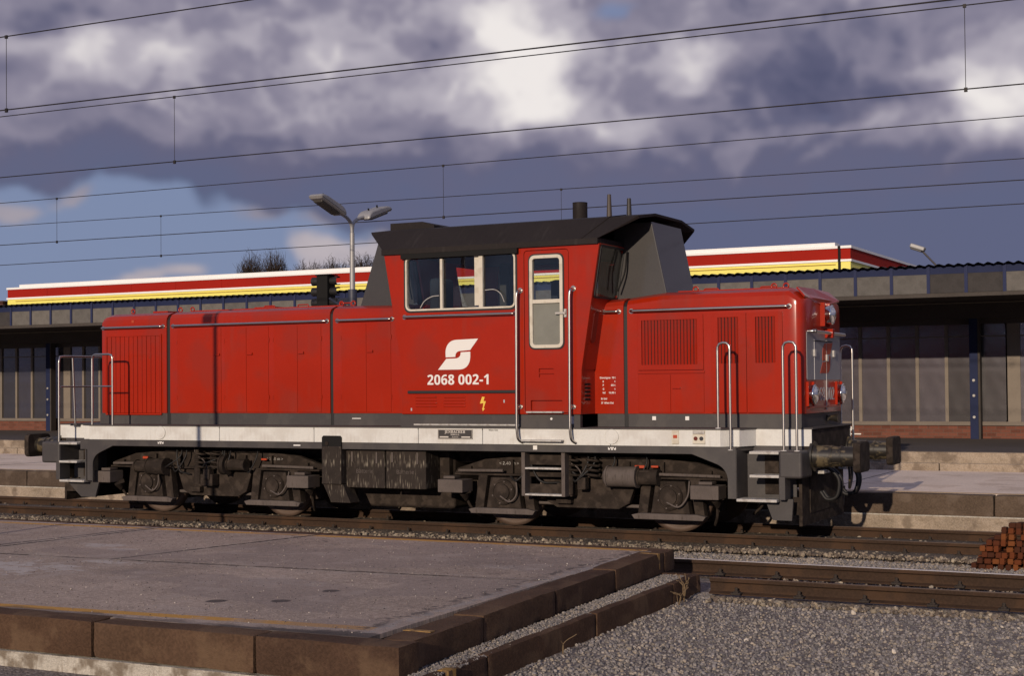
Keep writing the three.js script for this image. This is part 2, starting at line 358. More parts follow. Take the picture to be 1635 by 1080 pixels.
track('rusty railway track carrying the red locomotive', [[-0.75], [0.75]], -60, 40, [-10.6, 12.5], [M.railTopDull, M.railTopDull]);
track('siding track with shiny far rail ending at the platform steps', [[3.44], [4.80, 6.24]], 5.0, 40, [5.9, 13.5], [M.railTop, M.railTopDull], 0, 0.055);

// loose stones
function stoneGeometry(seed) {
  const r = mulberry(seed), g = new THREE.IcosahedronGeometry(1, 0), p = g.attributes.position, mv = {};
  for (let i = 0; i < p.count; i++) {
    const k = [p.getX(i), p.getY(i), p.getZ(i)].map((v) => v.toFixed(2)).join();
    mv[k] ??= 0.7 + r() * 0.5;
    p.setXYZ(i, p.getX(i) * mv[k], p.getY(i) * mv[k] * 0.75, p.getZ(i) * mv[k]);
  }
  g.computeVertexNormals(); return g;
}
M.stone = std([1, 1, 1], { roughness: 0.9 });
function scatter(name, label, n, place, size, palette, seed) {
  const m = new THREE.InstancedMesh(stoneGeometry(seed), M.stone, n); m.name = numbered(name); m.castShadow = m.receiveShadow = true;
  const r = mulberry(seed), q = new THREE.Quaternion(), e = new THREE.Euler(), s = new THREE.Vector3(), mt = new THREE.Matrix4(), c = new THREE.Color();
  for (let i = 0; i < n; i++) {
    const [x, y, z] = place(r); const k = size[0] + (size[1] - size[0]) * Math.pow(r(), 2.2);
    e.set(r() * 6, r() * 6, r() * 6); q.setFromEuler(e); s.setScalar(k);
    m.setMatrixAt(i, mt.compose(V3(x, y + k * 0.25, z), q, s));
    const pc = palette[Math.floor(r() * palette.length)], v = 0.7 + 0.6 * r(); m.setColorAt(i, c.setRGB(pc[0] * v, pc[1] * v, pc[2] * v));
  }
  scene.add(m); return tag(m, label, null, null, 'stuff');
}
const greyStones = [[0.22, 0.20, 0.19], [0.17, 0.155, 0.15], [0.27, 0.24, 0.21], [0.20, 0.185, 0.185], [0.30, 0.255, 0.205], [0.14, 0.13, 0.125]];
const ballastStones = [[0.20, 0.16, 0.12], [0.26, 0.21, 0.15], [0.15, 0.12, 0.095], [0.32, 0.27, 0.20], [0.11, 0.085, 0.065]];
scatter('gravel', 'grey gravel in front of the siding track', 46000, (r) => { const z = 4.60 + 8.8 * Math.pow(r(), 0.8), xl = 6.06 + (z - 4.6) * 0.0285; return [z < 4.95 ? xl + r() * 0.2 : xl + r() * 6.2, GROUND, z]; }, [0.008, 0.021], greyStones, 11);
scatter('gravel', 'gravel strip between the two railway tracks', 26000, (r) => [1.5 + r() * 10.5, GROUND, 1.25 + r() * 2.1], [0.009, 0.024], greyStones.concat([[0.31, 0.26, 0.20]]), 12);
scatter('ballast', 'brown ballast stones along the locomotive track', 9500, (r) => { const side = r() < 0.72; return [-11 + r() * 23, GROUND + 0.045 + (side ? 0 : 0.01) - (r() < 0.3 ? 0.05 : 0), side ? 0.86 + r() * 0.55 : -1.3 + r() * 2.0]; }, [0.014, 0.036], ballastStones, 13);
scatter('ballast', 'brown ballast stones along the siding track', 3600, (r) => { const u = r(); const z = u < 0.35 ? 3.55 + r() * 1.12 : u < 0.85 ? 4.9 + r() * 0.3 : 3.1 + r() * 0.25; return [6.3 + r() * 6, GROUND + (u < 0.35 ? 0.03 : 0.008), z]; }, [0.012, 0.034], ballastStones.concat([[0.12, 0.10, 0.085], [0.16, 0.14, 0.12]]), 14);
// a few pale stones lying on the gravel
scatter('pebble', 'pale loose stones lying on the grey gravel', 60, (r) => [6.35 + r() * 4.8, GROUND + 0.004, 5.2 + r() * 6.5], [0.016, 0.036], [[0.52, 0.46, 0.38], [0.42, 0.37, 0.3]], 15);

// ---- near platform with kerb stones and two steps at its end ----
{
  const PX0 = -9.2, PX1 = 6.3, PZ0 = 4.0, PZ1 = 10.8, TW = 2048, TH = 896;
  const asphalt = rgbTexture(TW, TH, (x, y) => {
    const X = PX0 + (PX1 - PX0) * x / TW, Z = PZ0 + (PZ1 - PZ0) * y / TH;
    const g = LAT[(x * 7 + y * 131) & 65535], g2 = vnoise(X * 40, Z * 40), big = fbm(X * 0.7 + 20, Z * 0.9 + 20, 5), mid = fbm(X * 5 + 3, Z * 5, 4);
    let t = 0.60 + 0.62 * g * g + 0.34 * g2 + (big - 0.5) * 0.5 + (mid - 0.5) * 0.26; if (LAT[(x * 31 + y * 2917) & 65535] > 0.992) t += 0.5;
    let c = [0.37 * t, 0.295 * t, 0.24 * t];
    const put = (col, m) => { m = clamp(m); c = c.map((v, i) => mix(v, col[i], m)); };
    const n = fbm(X * 6 + 1, Z * 9 + 4, 5), n2 = fbm(X * 22, Z * 22, 4);
    // dried lime spill
    for (const [cx, cz, sx, sz, a] of [[0.05, 8.2, 0.7, 0.45, 1], [0.75, 7.45, 0.35, 0.13, 0.9], [0.55, 8.0, 0.5, 0.25, 0.6], [-0.35, 6.3, 0.35, 0.16, 0.9], [0.15, 6.55, 0.3, 0.1, 0.7], [4.6, 6.3, 0.35, 0.2, 0.4], [3.3, 8.0, 0.5, 0.3, 0.25]])
      put([0.48, 0.43, 0.39], a * smooth(0.50, 0.66, n * 0.6 + n2 * 0.4 + 0.34 * Math.exp(-(((X - cx) / sx) ** 2 + ((Z - cz) / sz) ** 2)) - 0.14) * smooth(2.6, 0.6, Math.hypot((X - cx) / sx, (Z - cz) / sz)));
    // painted safety lines, worn
    for (const [za, zb, xa, xl, x1] of [[4.66, 4.49, -3.7, 6.5, 5.50], [10.17, 9.86, 1.0, 4.3, 5.45]]) {
      const zl = mix(za, zb, clamp((X - xa) / xl));
      if (X < x1) put([0.52, 0.285, 0.075], smooth(0.080, 0.060, Math.abs(Z - zl) + (n2 - 0.5) * 0.02) * smooth(0.15, 0.36, n * 0.5 + n2 * 0.5));
    }
    // open joints between the slabs, crumbled and filled with dirt
    const jl = [[-9.1, 7.712, 0.575, 7.29], [0.575, 7.29, 5.52, 7.04], [-1.288, 4.43, -1.648, 7.38], [-1.15, 4.43, -1.49, 7.37], [1.215, 4.43, 0.615, 7.28]];
    for (const [ax, az_, bx, bz] of jl) {
      const q = clamp(((X - ax) * (bx - ax) + (Z - az_) * (bz - az_)) / ((bx - ax) ** 2 + (bz - az_) ** 2)), dd = Math.hypot(X - ax - q * (bx - ax), Z - az_ - q * (bz - az_));
      put([0.40, 0.345, 0.30], smooth(0.14, 0.05, dd + (n - 0.5) * 0.2) * 0.4); put([0.055, 0.045, 0.04], smooth(0.042, 0.022, dd + (n2 - 0.5) * 0.05) * 0.95);
    }
    // hairline cracks and older repairs
    const cr = Math.abs(fbm(X * 0.8 + 3, Z * 0.9 + 7, 4) - 0.5) + Math.abs(fbm(X * 2.6, Z * 2.6 + 4, 3) - 0.5) * 0.05; put([0.10, 0.082, 0.075], smooth(0.006, 0.002, cr) * 0.7);
    put([0.25, 0.205, 0.185], smooth(0.56, 0.60, fbm(X * 0.55 + 31, Z * 0.8 + 12, 3)) * 0.45); put([0.43, 0.36, 0.31], smooth(0.62, 0.78, fbm(X * 3 + 9, Z * 3 + 2, 5)) * 0.4);
    // tar round spots and patches by the kerbs
    for (const [cx, cz, rr] of [[3.50, 9.21, 0.085], [3.99, 9.0, 0.08], [4.045, 8.34, 0.075]]) put([0.075, 0.062, 0.06], smooth(rr + 0.012, rr - 0.012, Math.hypot(X - cx, Z - cz) + (n2 - 0.5) * 0.04) * 0.9);
    const kerbIn = 5.52 + (X > 0 ? 0.0 : 0) + (Z - 7) * 0.006;
    put([0.085, 0.073, 0.068], smooth(0.10, 0.02, Math.abs(X - kerbIn + 0.16 + (n - 0.5) * 0.35)) * smooth(0.38, 0.6, n2) * 0.8);
    put([0.33, 0.30, 0.28], smooth(0.09, 0.02, Math.abs(X - kerbIn + 0.06 + (n - 0.5) * 0.1)) * smooth(0.35, 0.55, n2) * 0.7);
    for (const [cx, cz, sx, sz] of [[5.0, 10.2, 0.28, 0.1], [5.35, 10.15, 0.3, 0.12], [4.5, 10.22, 0.2, 0.07]]) put([0.07, 0.06, 0.058], smooth(1.15, 0.85, Math.max(Math.abs(X - cx) / sx, Math.abs(Z - cz) / sz) + (n2 - 0.5) * 0.5) * 0.8);
    put([0.08, 0.066, 0.06], smooth(0.14, 0.05, Math.abs(Z - 10.22) + (n - 0.5) * 0.22 - 0.02) * smooth(-1, 1, X) * 0.55);
    return c.map(enc);
  }, 1, true);
  asphalt.repeat.set(1, 1); asphalt.wrapS = asphalt.wrapT = THREE.RepeatWrapping;
  const am = std(asphalt, { roughness: 0.92, bumpMap: grainBump, bumpScale: 0.006 });
  am.bumpMap = grainBump.clone(); am.bumpMap.repeat.set((PX1 - PX0) * 2, (PZ1 - PZ0) * 2); am.bumpMap.needsUpdate = true;
  M.tar = std([0.045, 0.038, 0.035], { roughness: 1 });
  const kerbMats = [[0.084, 0.047, 0.028], [0.072, 0.041, 0.026], [0.096, 0.056, 0.034]].map((c, i) => std(patchy(c, { size: 256, metres: 1.3 + i * 0.2, coarse: 0.28, fine: 0.22, dirt: [0.150, 0.095, 0.056], dirtAmount: 0.55, streak: [0.05, 0.034, 0.025], streakAmount: 0.5 }), { roughness: 0.9, bumpMap: grainBump, bumpScale: 0.006 }));
  const kerbTop = std(patchy([0.15, 0.11, 0.083], { metres: 1.1, coarse: 0.25, fine: 0.2, dirt: [0.06, 0.046, 0.04], dirtAmount: 0.6 }), { roughness: 0.92, bumpMap: grainBump, bumpScale: 0.006 });
  M.kerbs = kerbMats;
  M.lime = std(patchy([0.50, 0.46, 0.39], { metres: 0.9, coarse: 0.25, fine: 0.2, dirt: [0.18, 0.14, 0.10], dirtAmount: 0.9, streak: [0.24, 0.19, 0.14], streakAmount: 0.7 }), { roughness: 0.95, bumpMap: grainBump, bumpScale: 0.01 });
  const P = thing('platform', 'low asphalt platform with brown kerb stones and steps in the foreground', null, null, 'structure');
  mesh('platform_core', extrudeXZ([[-40, 4.45], [5.35, 4.45], [5.56, 10.15], [-40, 10.15]], GROUND - 0.05, 0.172), M.tar, P);
  // asphalt slabs with open joints
  const slabs = [
    [[-9.1, 4.43], [-1.30, 4.43], [-1.66, 7.38], [-9.1, 7.70]],
    [[-1.275, 4.43], [-1.16, 4.43], [-1.50, 7.372], [-1.635, 7.378]],
    [[-1.14, 4.43], [1.20, 4.43], [0.60, 7.28], [-1.48, 7.37]],
    [[1.23, 4.43], [5.50, 4.43], [5.52, 7.03], [0.63, 7.275]],
    [[-9.1, 7.725], [0.55, 7.30], [5.52, 7.05], [5.62, 10.2], [-9.1, 10.45]],
  ];
  for (const s of slabs) {
    const g = extrudeXZ(s, 0.165, 0.1995); const m = mesh('asphalt_slab', g, am, P);
    const p = m.geometry.attributes.position, uv = m.geometry.attributes.uv;
    for (let i = 0; i < p.count; i++) uv.setXY(i, (p.getX(i) - PX0) / (PX1 - PX0), (p.getZ(i) - PZ0) / (PZ1 - PZ0));
  }
  mesh('asphalt_slab', extrudeXZ([[-40, 4.43], [-9.12, 4.43], [-9.12, 10.4], [-40, 10.4]], 0.165, 0.199), std(patchy([0.37, 0.295, 0.24], { metres: 3, coarse: 0.15, fine: 0.1 }), { roughness: 0.92 }), P);
  // kerb stones: far edge, near edge, end edge, lower step
  const jig = mulberry(5);
  function kerbRun(a, b, len, w, y0, y1, inward, name = 'kerb_stone', mat = null, first = len) {
    const d = [b[0] - a[0], b[1] - a[1]], L = Math.hypot(...d), ang = Math.atan2(-d[1], d[0]); let s = 0, k = 0;
    while (s < L - 0.05) {
      const l = Math.min(k ? len * (0.94 + 0.12 * jig()) : first, L - s);
      const g = roughBlock(0.007, l - 0.007, y0, y1 + (jig() - 0.5) * 0.010, inward > 0 ? 0 : -w, inward > 0 ? w : 0, 10 * jig() + k, 1);
      const m = mesh(name, g, mat ?? kerbMats[Math.floor(jig() * 3)], P, a[0] + d[0] / L * s, 0, a[1] + d[1] / L * s); m.rotation.y = ang + (jig() - 0.5) * 0.006;
      s += l; k++;
    }
  }
  kerbRun([-9, 4.20], [5.645, 4.24], 1.5, 0.22, -0.01, 0.202, 1);
  kerbRun([-7.45, 10.50], [6.03, 10.44], 1.51, 0.27, -0.075, 0.203, -1);
  kerbRun([5.64, 4.22], [5.985, 10.18], 1.47, 0.27, -0.01, 0.205, 1, 'kerb_stone', null, 0.36);
  mesh('mortar_joint', box(5.90, 5.985, -0.07, 0.19, 10.15, 10.22, 0.02), M.lime, P);
  mesh('plinth', box(-9, 5.98, GROUND - 0.35, -0.08, 10.2, 10.475), M.lime, P);
  // lower step: edging stones, gravel fill behind
  kerbRun([6.05, 4.60], [6.22, 10.6], 2.05, 0.10, GROUND - 0.05, 0.0, 1, 'step_edging', null, 0.8);
  kerbRun([5.56, 4.56], [6.07, 4.60], 1.5, 0.10, GROUND - 0.05, -0.002, 1, 'step_edging');
  mesh('step_fill', extrudeXZ([[5.6, 4.68], [5.965, 4.68], [6.125, 10.6], [5.9, 10.6]], GROUND - 0.02, -0.018), M.gravel, P);
  mesh('yellow_mark', box(6.14, 6.23, -0.09, 0.003, 10.02, 10.13, 0.004), std(patchy([0.34, 0.20, 0.06], { metres: 0.3, coarse: 0.4, fine: 0.3, dirt: [0.09, 0.06, 0.04], dirtAmount: 0.9 }), { roughness: 0.9 }), P);
  const mk = std(patchy([0.33, 0.20, 0.075], { metres: 0.3, coarse: 0.4, fine: 0.3, dirt: [0.09, 0.06, 0.04], dirtAmount: 0.9 }), { roughness: 0.9 });
  mesh('yellow_mark', box(5.47, 5.668, 0.2035, 0.2085, 4.74, 4.80), mk, P); mesh('yellow_mark', box(5.664, 5.672, 0.04, 0.206, 4.74, 4.80), mk, P);
  mesh('yellow_mark', box(5.70, 5.93, 0.2035, 0.2085, 9.80, 9.86), mk, P);
  scatter('gravel', 'grit filling the lower platform step', 5200, (r) => { const u = r(); return [5.70 + (4.7 + u * 5.7 - 4.7) * 0.045 + r() * (0.28 - 0.02 * u), -0.016, 4.72 + u * 5.7]; }, [0.007, 0.016], greyStones, 16);
  scatter('grit', 'fine grit and pale chips lying on the platform asphalt', 3800, (r) => { const u = r(); return [-3.5 + 9.0 * Math.pow(u, 0.8), 0.1995, 4.5 + r() * 5.6]; }, [0.0025, 0.008], [[0.33, 0.28, 0.24], [0.10, 0.085, 0.08], [0.07, 0.06, 0.055], [0.26, 0.22, 0.19], [0.16, 0.13, 0.12], [0.45, 0.40, 0.34]], 17);
  // dry weeds at the step
  for (const [x, z, h] of [[6.12, 5.25, 0.32], [6.16, 5.5, 0.2], [6.26, 8.35, 0.2]]) {
    const w = thing('dry_weed', h > 0.3 ? 'taller dry brown weed stalks at the corner of the lower step' : z > 7 ? 'single dry stalk in the gravel beside the lower step' : 'short dry weed stalks beside the lower platform step', 'weed');
    const g = [], q = mulberry(Math.round(z * 100));
    for (let i = 0; i < (h > 0.3 ? 9 : z > 7 ? 2 : 5); i++) g.push(tube([[x, GROUND, z], [x + (q() - 0.5) * 0.06, GROUND + h * 0.5, z + (q() - 0.5) * 0.06], [x + (q() - 0.5) * 0.2, GROUND + h * (0.6 + 0.4 * q()), z + (q() - 0.5) * 0.2]], 0.0035, 4, true));
    mesh('stalk', g, std([0.20, 0.14, 0.08], { roughness: 1 }), w);
  }
}

// ---- far platform behind the locomotive ----
{
  const P = thing('far_platform', 'pale concrete platform behind the locomotive', null, null, 'structure');
  const conc = std(rgbTexture(1024, 1024, (x, y) => {
    const u = x / 1024, v = y / 1024, t = 0.86 + 0.2 * vnoise(u * 256, v * 256, 256) * 1 + (fbm(u * 5, v * 5, 5, 5) - 0.5) * 0.35, d = smooth(0.55, 0.7, fbm(u * 10, v * 10, 5, 10));
    return [0.80 * t * (1 - 0.18 * d), 0.665 * t * (1 - 0.2 * d), 0.545 * t * (1 - 0.22 * d)].map(enc);
  }, 1 / 5, true), { roughness: 0.9 });
  const brown = [[0.11, 0.078, 0.055], [0.092, 0.066, 0.048]].map((c) => std(patchy(c, { metres: 1.6, coarse: 0.25, fine: 0.2, dirt: [0.17, 0.13, 0.10], dirtAmount: 0.5 }), { roughness: 0.9, bumpMap: grainBump, bumpScale: 0.006 }));
  const old = std(patchy([0.33, 0.265, 0.20], { size: 512, metres: 2.4, coarse: 0.3, fine: 0.22, dirt: [0.15, 0.115, 0.085], dirtAmount: 0.75, f0: 6 }), { roughness: 0.95, bumpMap: bump(256, 1.5, (u, v) => fbm(u * 12, v * 12, 5, 12)), bumpScale: 0.05 });
  M.oldConcrete = old; M.paleConcrete = conc;
  mesh('paving', box(-60, 40, 0.2, 0.388, -7.1, -2.0), conc, P);
  mesh('retaining_wall', box(-60, 40, GROUND - 0.1, 0.085, -2.1, -1.72), old, P);
  const r = mulberry(9);
  for (let x = -12.2; x < 13; ) { const l = 2.45 + 0.15 * r(); mesh('kerb_stone', roughBlock(x + 0.007, x + l - 0.007, 0.10, 0.39 + 0.006 * r(), -2.01, -1.755 + 0.01 * r(), x, 1), brown[r() < 0.5 ? 0 : 1], P); x += l; }
  mesh('mortar_ledge', box(-60, 40, 0.083, 0.103, -2.0, -1.735, 0.004), M.lime, P);
  mesh('edge_line', box(-60, 40, 0.3885, 0.393, -2.16, -2.07), std(patchy([0.36, 0.27, 0.17], { metres: 1, coarse: 0.25, fine: 0.2 }), { roughness: 0.9 }), P);
  // shallow slab joints
  for (let x = -11.9; x < 13; x += 2.9) mesh('slab_joint', box(x, x + 0.014, 0.3885, 0.3915, -7.0, -2.05), M.tar, P);
}
// ---- station platform under the canopy ----
{
  const P = thing('station_platform', 'dark asphalt platform with rough concrete edge in front of the glazed building', null, null, 'structure');
  const dark = std(patchy([0.11, 0.093, 0.086], { size: 512, metres: 4, coarse: 0.18, fine: 0.15 }), { roughness: 0.95 });
  mesh('paving', box(-60, 40, 0.3, 0.71, -13.6, -7.34), dark, P);
  for (let x = -29.8; x < 14; x += 1.8) mesh('kerb_stone', box(x + 0.008, x + 1.792, 0.30, 0.52, -7.42, -7.06, 0.015), M.oldConcrete, P);
  mesh('edge_wall', box(-60, 40, 0.50, 0.706, -7.4, -7.16), M.oldConcrete, P);
}

// ================= BACKGROUND =================
// ---- glazed station building ----
{
  const B = thing('station_building', 'long low station building with glass wall on a red brick base', 'building');
  const Z = -13.2, brick = std(rgbTexture(512, 512, (x, y) => {
    const row = Math.floor(y / 16), bx = (x + (row % 2) * 21) % 512, j = (y % 16 < 2 || bx % 42 < 2) ? 1 : 0, id = LAT[(row * 37 + Math.floor(bx / 42) * 101) & 65535], t = 0.75 + 0.4 * id + 0.2 * (vnoise(x / 3, y / 3) - 0.5);
    return (j ? [0.12, 0.085, 0.07] : [0.165 * t, 0.062 * t, 0.042 * t]).map(enc);
  }, 1 / 2.4, true), { roughness: 0.9 });
  const mullion = std(patchy([0.22, 0.185, 0.15], { metres: 1, coarse: 0.12, fine: 0.1 }), { roughness: 0.7 });
  const sill = std(patchy([0.19, 0.16, 0.135], { metres: 1, coarse: 0.12, fine: 0.1 }), { roughness: 0.85 });
  const wallDark = std(patchy([0.085, 0.072, 0.062], { metres: 2, coarse: 0.15, fine: 0.1 }), { roughness: 0.9 });
  const panes = [[0.20, 0.185, 0.20], [0.25, 0.23, 0.255], [0.17, 0.16, 0.165]].map((c) => phys(patchy(c, { metres: 3, coarse: 0.15, fine: 0.04 }), { roughness: 0.2, metalness: 0.80, bumpMap: waveBump, bumpScale: 0.012 }));
  mesh('base_wall', box(-40, 20, 0.705, 0.985, Z - 0.3, Z), brick, B);
  mesh('sill', box(-40, 20, 0.985, 1.065, Z - 0.3, Z + 0.05), sill, B);
  mesh('lintel', box(-40, 20, 3.13, 4.05, Z - 0.35, Z + 0.02), wallDark, B);
  mesh('back_wall', box(-40, 20, 0.6, 3.9, Z - 6.3, Z - 6), wallDark, B);
  mesh('roof', box(-40, 20, 4.05, 4.12, Z - 6.3, Z + 0.06), wallDark, B);
  const pg = metric(roundedPane()), mg = metric(box(-0.035, 0.035, 1.065, 3.13, -0.06, 0.03)), wide = metric(box(-0.13, 0.13, 1.065, 3.13, -0.06, 0.03)), tr = metric(box(-0.285, 0.285, 2.86, 2.885, -0.005, 0.012));
  function roundedPane() { return extrudeXY(roundRect(-0.288, 0.288, 1.06, 3.13, 0.05), -0.03, -0.01); }
  let x = 12.1, k = 0; const r = mulberry(4);
  while (x > -27) {
    const atPost = k % 14 === 9;
    const w = atPost ? 0.90 : 0.615;
    shared('window_mullion', atPost ? wide : mg, mullion, B, x, 0, Z);
    if (atPost) x -= 0.145;
    const m = shared('window_pane', pg, panes[Math.floor(r() * 3)], B, x - 0.3075, 0, Z, (r() - 0.5) * 0.012);
    shared('glazing_bar', tr, mullion, m, 0, 0, 0);
    x -= 0.615; k++;
  }
  // enamel notice low on the wall
  const s = thing('notice_board', 'small white notice low on the brick base by the locomotive buffer', 'sign');
  mesh('board', box(3.06, 3.15, 0.86, 0.95, Z + 0.0, Z + 0.02), M.print, s); mesh('strip', box(3.06, 3.34, 0.775, 0.80, Z + 0.0, Z + 0.02), M.print, s);
}
// ---- platform canopy ----
{
  const C = thing('platform_canopy', 'long platform canopy with grey panel fascia, blue battens and blue posts', 'canopy');
  const blue = std(patchy([0.024, 0.031, 0.080], { metres: 1, coarse: 0.12, fine: 0.08 }), { roughness: 0.7 });
  const blueDark = std(patchy([0.016, 0.023, 0.066], { metres: 1, coarse: 0.12, fine: 0.08 }), { roughness: 0.7 });
  const panelMats = [[0.135, 0.125, 0.112], [0.12, 0.112, 0.102], [0.15, 0.138, 0.122], [0.05, 0.045, 0.043]].map((c) => std(patchy(c, { metres: 0.8, coarse: 0.14, fine: 0.16, dirt: c.map((v) => v * 0.6), dirtAmount: 0.4 }), { roughness: 0.75 }));
  const roofM = std([0.030, 0.027, 0.026], { roughness: 0.8 }), soffit = std(patchy([0.070, 0.060, 0.052], { metres: 2, coarse: 0.15, fine: 0.1 }), { roughness: 0.9 });
  const pitch = 0.684, pg = metric(box(-pitch / 2 + 0.03, pitch / 2 - 0.03, 3.575, 3.93, -9.02, -9.0)), bg = metric(box(-0.03, 0.03, 3.57, 4.075, -9.03, -8.975));
  const darkOnes = new Set([-27, 8, 9, -2]);
  for (let i = -40; i <= 12; i++) {
    const x = 6.02 + (i - 8) * pitch + pitch / 2 - pitch; // battens at x - pitch / 2
    const q = mulberry(900 + i)();
    shared('fascia_panel', pg, darkOnes.has(i) ? panelMats[3] : panelMats[Math.floor(q * 3)], C, x + pitch / 2, 0, 0);
    shared('fascia_batten', bg, blue, C, x, 0, 0);
  }
  mesh('fascia_board', box(-26, 12, 3.93, 4.06, -9.03, -8.995), blueDark, C);
  // corrugated roof sheet, wave edge towards the tracks
  {
    const nx = 38 * 30, g = new THREE.PlaneGeometry(38, 4.6, nx, 1).rotateX(-Math.PI / 2).translate(-7, 4.09, -11.2), p = g.attributes.position;
    for (let i = 0; i < p.count; i++) p.setY(i, 4.095 + 0.020 * Math.sin(p.getX(i) * Math.PI * 2 / 0.177) + (p.getZ(i) > -11 ? 0 : 0.06));
    g.computeVertexNormals();
    const g2 = g.clone().translate(0, -0.016, 0); mesh('roof_sheet', [g, g2], roofM, C);
  }
  mesh('soffit', box(-26, 12, 3.50, 3.57, -9.05, -8.98), soffit, C);
  mesh('ceiling', box(-26, 12, 3.60, 3.66, -13.17, -9.04), soffit, C);
  mesh('beam', box(-26, 12, 3.24, 3.60, -12.95, -12.75), soffit, C);
  mesh('conduit', box(-26, 12, 3.495, 3.505, -11.52, -11.49), std([0.25, 0.21, 0.14], { roughness: 0.6 }), C);
  for (const x of [5.80, -2.9, -11.5, -20.15]) {
    const p = mesh('post', box(x - 0.085, x + 0.085, 0.70, 3.60, -13.05, -12.88, 0.01), blueDark, C);
    mesh('post_flange', box(x + 0.088, x + 0.13, 0.70, 3.60, -13.06, -12.87), soffit, C);
    for (const y of [1.17, 1.62, 1.94]) mesh('bolt', cyl('z', x - 0.0, y, -12.87, 0.03, 0.03, 0.03, 8), M.alu, p);
  }
}
// ---- striped building behind ----
{
  const B = thing('striped_building', 'flat roofed building with white, red and yellow cladding bands behind the canopy', 'building');
  const Z = -20, X0 = -29.1, X1 = 1.44, back = -28.6;
  const wh = std(patchy([0.86, 0.85, 0.82], { metres: 3, coarse: 0.05, fine: 0.03 }), { roughness: 0.55 });
  const rd = std(patchy([0.33, 0.013, 0.005], { metres: 3, coarse: 0.08, fine: 0.03 }), { roughness: 0.8 });
  const ye = std(patchy([0.86, 0.78, 0.17], { metres: 3, coarse: 0.04, fine: 0.03 }), { roughness: 0.6 });
  const bandsF = [[0, 5.135, ye, 'yellow_band'], [5.135, 5.195, wh, 'white_trim'], [5.195, 5.49, rd, 'red_band'], [5.49, 5.56, wh, 'white_cap']];
  mesh('core', box(X0 + 0.1, X1 - 0.1, 0, 5.5, back + 0.1, Z - 0.1), wh, B);
  for (const [a, b, m, n] of bandsF) {
    const pr = n.startsWith('white') ? 0.03 : 0;
    mesh(n, box(X0 - pr, X1 - 0.34, a, b, Z - 0.12, Z + pr), m, B);
    mesh(n, box(X1 - 0.26, X1 + pr, a, b, Z - 0.12, Z + pr), m, B);
    mesh(n, box(X1 - 0.12, X1 + pr - 0.001, a, b, back, Z - 0.125), m, B);
  }
  for (let x = X0 + 1.9; x < X1 - 1; x += 1.93) mesh('panel_joint', box(x - 0.006, x + 0.006, 5.197, 5.488, Z - 0.01, Z + 0.008), rd, B);
  mesh('parapet', box(X0 + 0.55, X1 - 0.42, 5.56, 5.655, Z - 0.5, Z - 0.02), wh, B);
  mesh('downpipe', box(X1 - 0.335, X1 - 0.265, 0, 5.56, Z - 0.08, Z - 0.01), M.black, B);
  mesh('gutter', box(X0 + 0.4, X1 - 0.4, 5.055, 5.072, Z + 0.0, Z + 0.03), std([0.45, 0.28, 0.06]), B);
  mesh('roof', box(X0, X1, 5.50, 5.545, back, Z - 0.13), M.grey, B);
  for (const z of [-22.3, -23.2, -25.9, -26.6]) mesh('roof_vent', box(X1 - 0.5, X1 - 0.25, 5.54, 5.66, z - 0.12, z + 0.12, 0.02), wh, B);
  const s = thing('brown_chimney', 'small brown chimney at the left edge beside the striped building', 'chimney');
  mesh('chimney_stack', box(-29.75, -29.25, 3.8, 5.02, -20.3, -19.9, 0.02), std([0.10, 0.045, 0.035]), s);
  mesh('chimney_cap', box(-29.8, -29.2, 5.02, 5.10, -20.35, -19.85, 0.02), std([0.08, 0.04, 0.03]), s);
  mesh('roof', box(-36, -29.9, 3.9, 4.9, -24, -19.8), std([0.03, 0.025, 0.022]), s);
}
// ---- lamps and signal ----
M.galv = std(patchy([0.34, 0.335, 0.33], { metres: 0.8, coarse: 0.12, fine: 0.08 }), { roughness: 0.5, metalness: 0.35 });
{
  const L = thing('street_lamp', 'tall twin-arm street lamp on a grey pole behind the locomotive', 'street lamp');
  const x = -4.15, z = -4.5;
  mesh('pole', [cyl('y', x, 2.6, z, 0.075, 0.045, 4.5, 16)], M.galv, L);
  mesh('pole_base', cyl('y', x, 2.08, z, 0.095, 0.085, 3.40, 16), std([0.035, 0.04, 0.065], { roughness: 0.5 }), L);
  for (const d of [1, -1]) { // arms reach over the track on either side
    mesh('arm', tube([[x, 4.85, z], [x, 5.02, z + d * 0.03], [x, 5.12, z + d * 0.16], [x, 5.20, z + d * 0.42]], 0.034, 10, true), M.galv, L);
    const sh = new THREE.Shape(); sh.moveTo(-0.44, -0.03); sh.quadraticCurveTo(-0.42, 0.07, -0.25, 0.085); sh.lineTo(0.2, 0.075); sh.quadraticCurveTo(0.42, 0.06, 0.44, -0.02); sh.lineTo(0.40, -0.05); sh.lineTo(-0.40, -0.05); sh.closePath();
    const g = new THREE.ExtrudeGeometry(sh, { depth: 0.20, bevelEnabled: true, bevelSize: 0.035, bevelThickness: 0.05, bevelSegments: 4, bevelOffset: -0.03, curveSegments: 10 }).translate(0, 0, -0.10).rotateY(-d * Math.PI / 2);
    const m = mesh('lantern', g, M.galv, L, x, 5.315, z + d * 0.80); m.rotation.x = -d * 0.30;
    mesh('lamp_cover', new RoundedBoxGeometry(0.2, 0.05, 0.62, 3, 0.022).translate(0, -0.065, 0.02 * d), phys([0.055, 0.05, 0.046], { roughness: 0.3 }), m);
    for (const q of [-0.12, 0.2]) mesh('clip', box(-0.012, 0.012, 0.05, 0.13, q - 0.012, q + 0.012), M.black, m);
  }
}
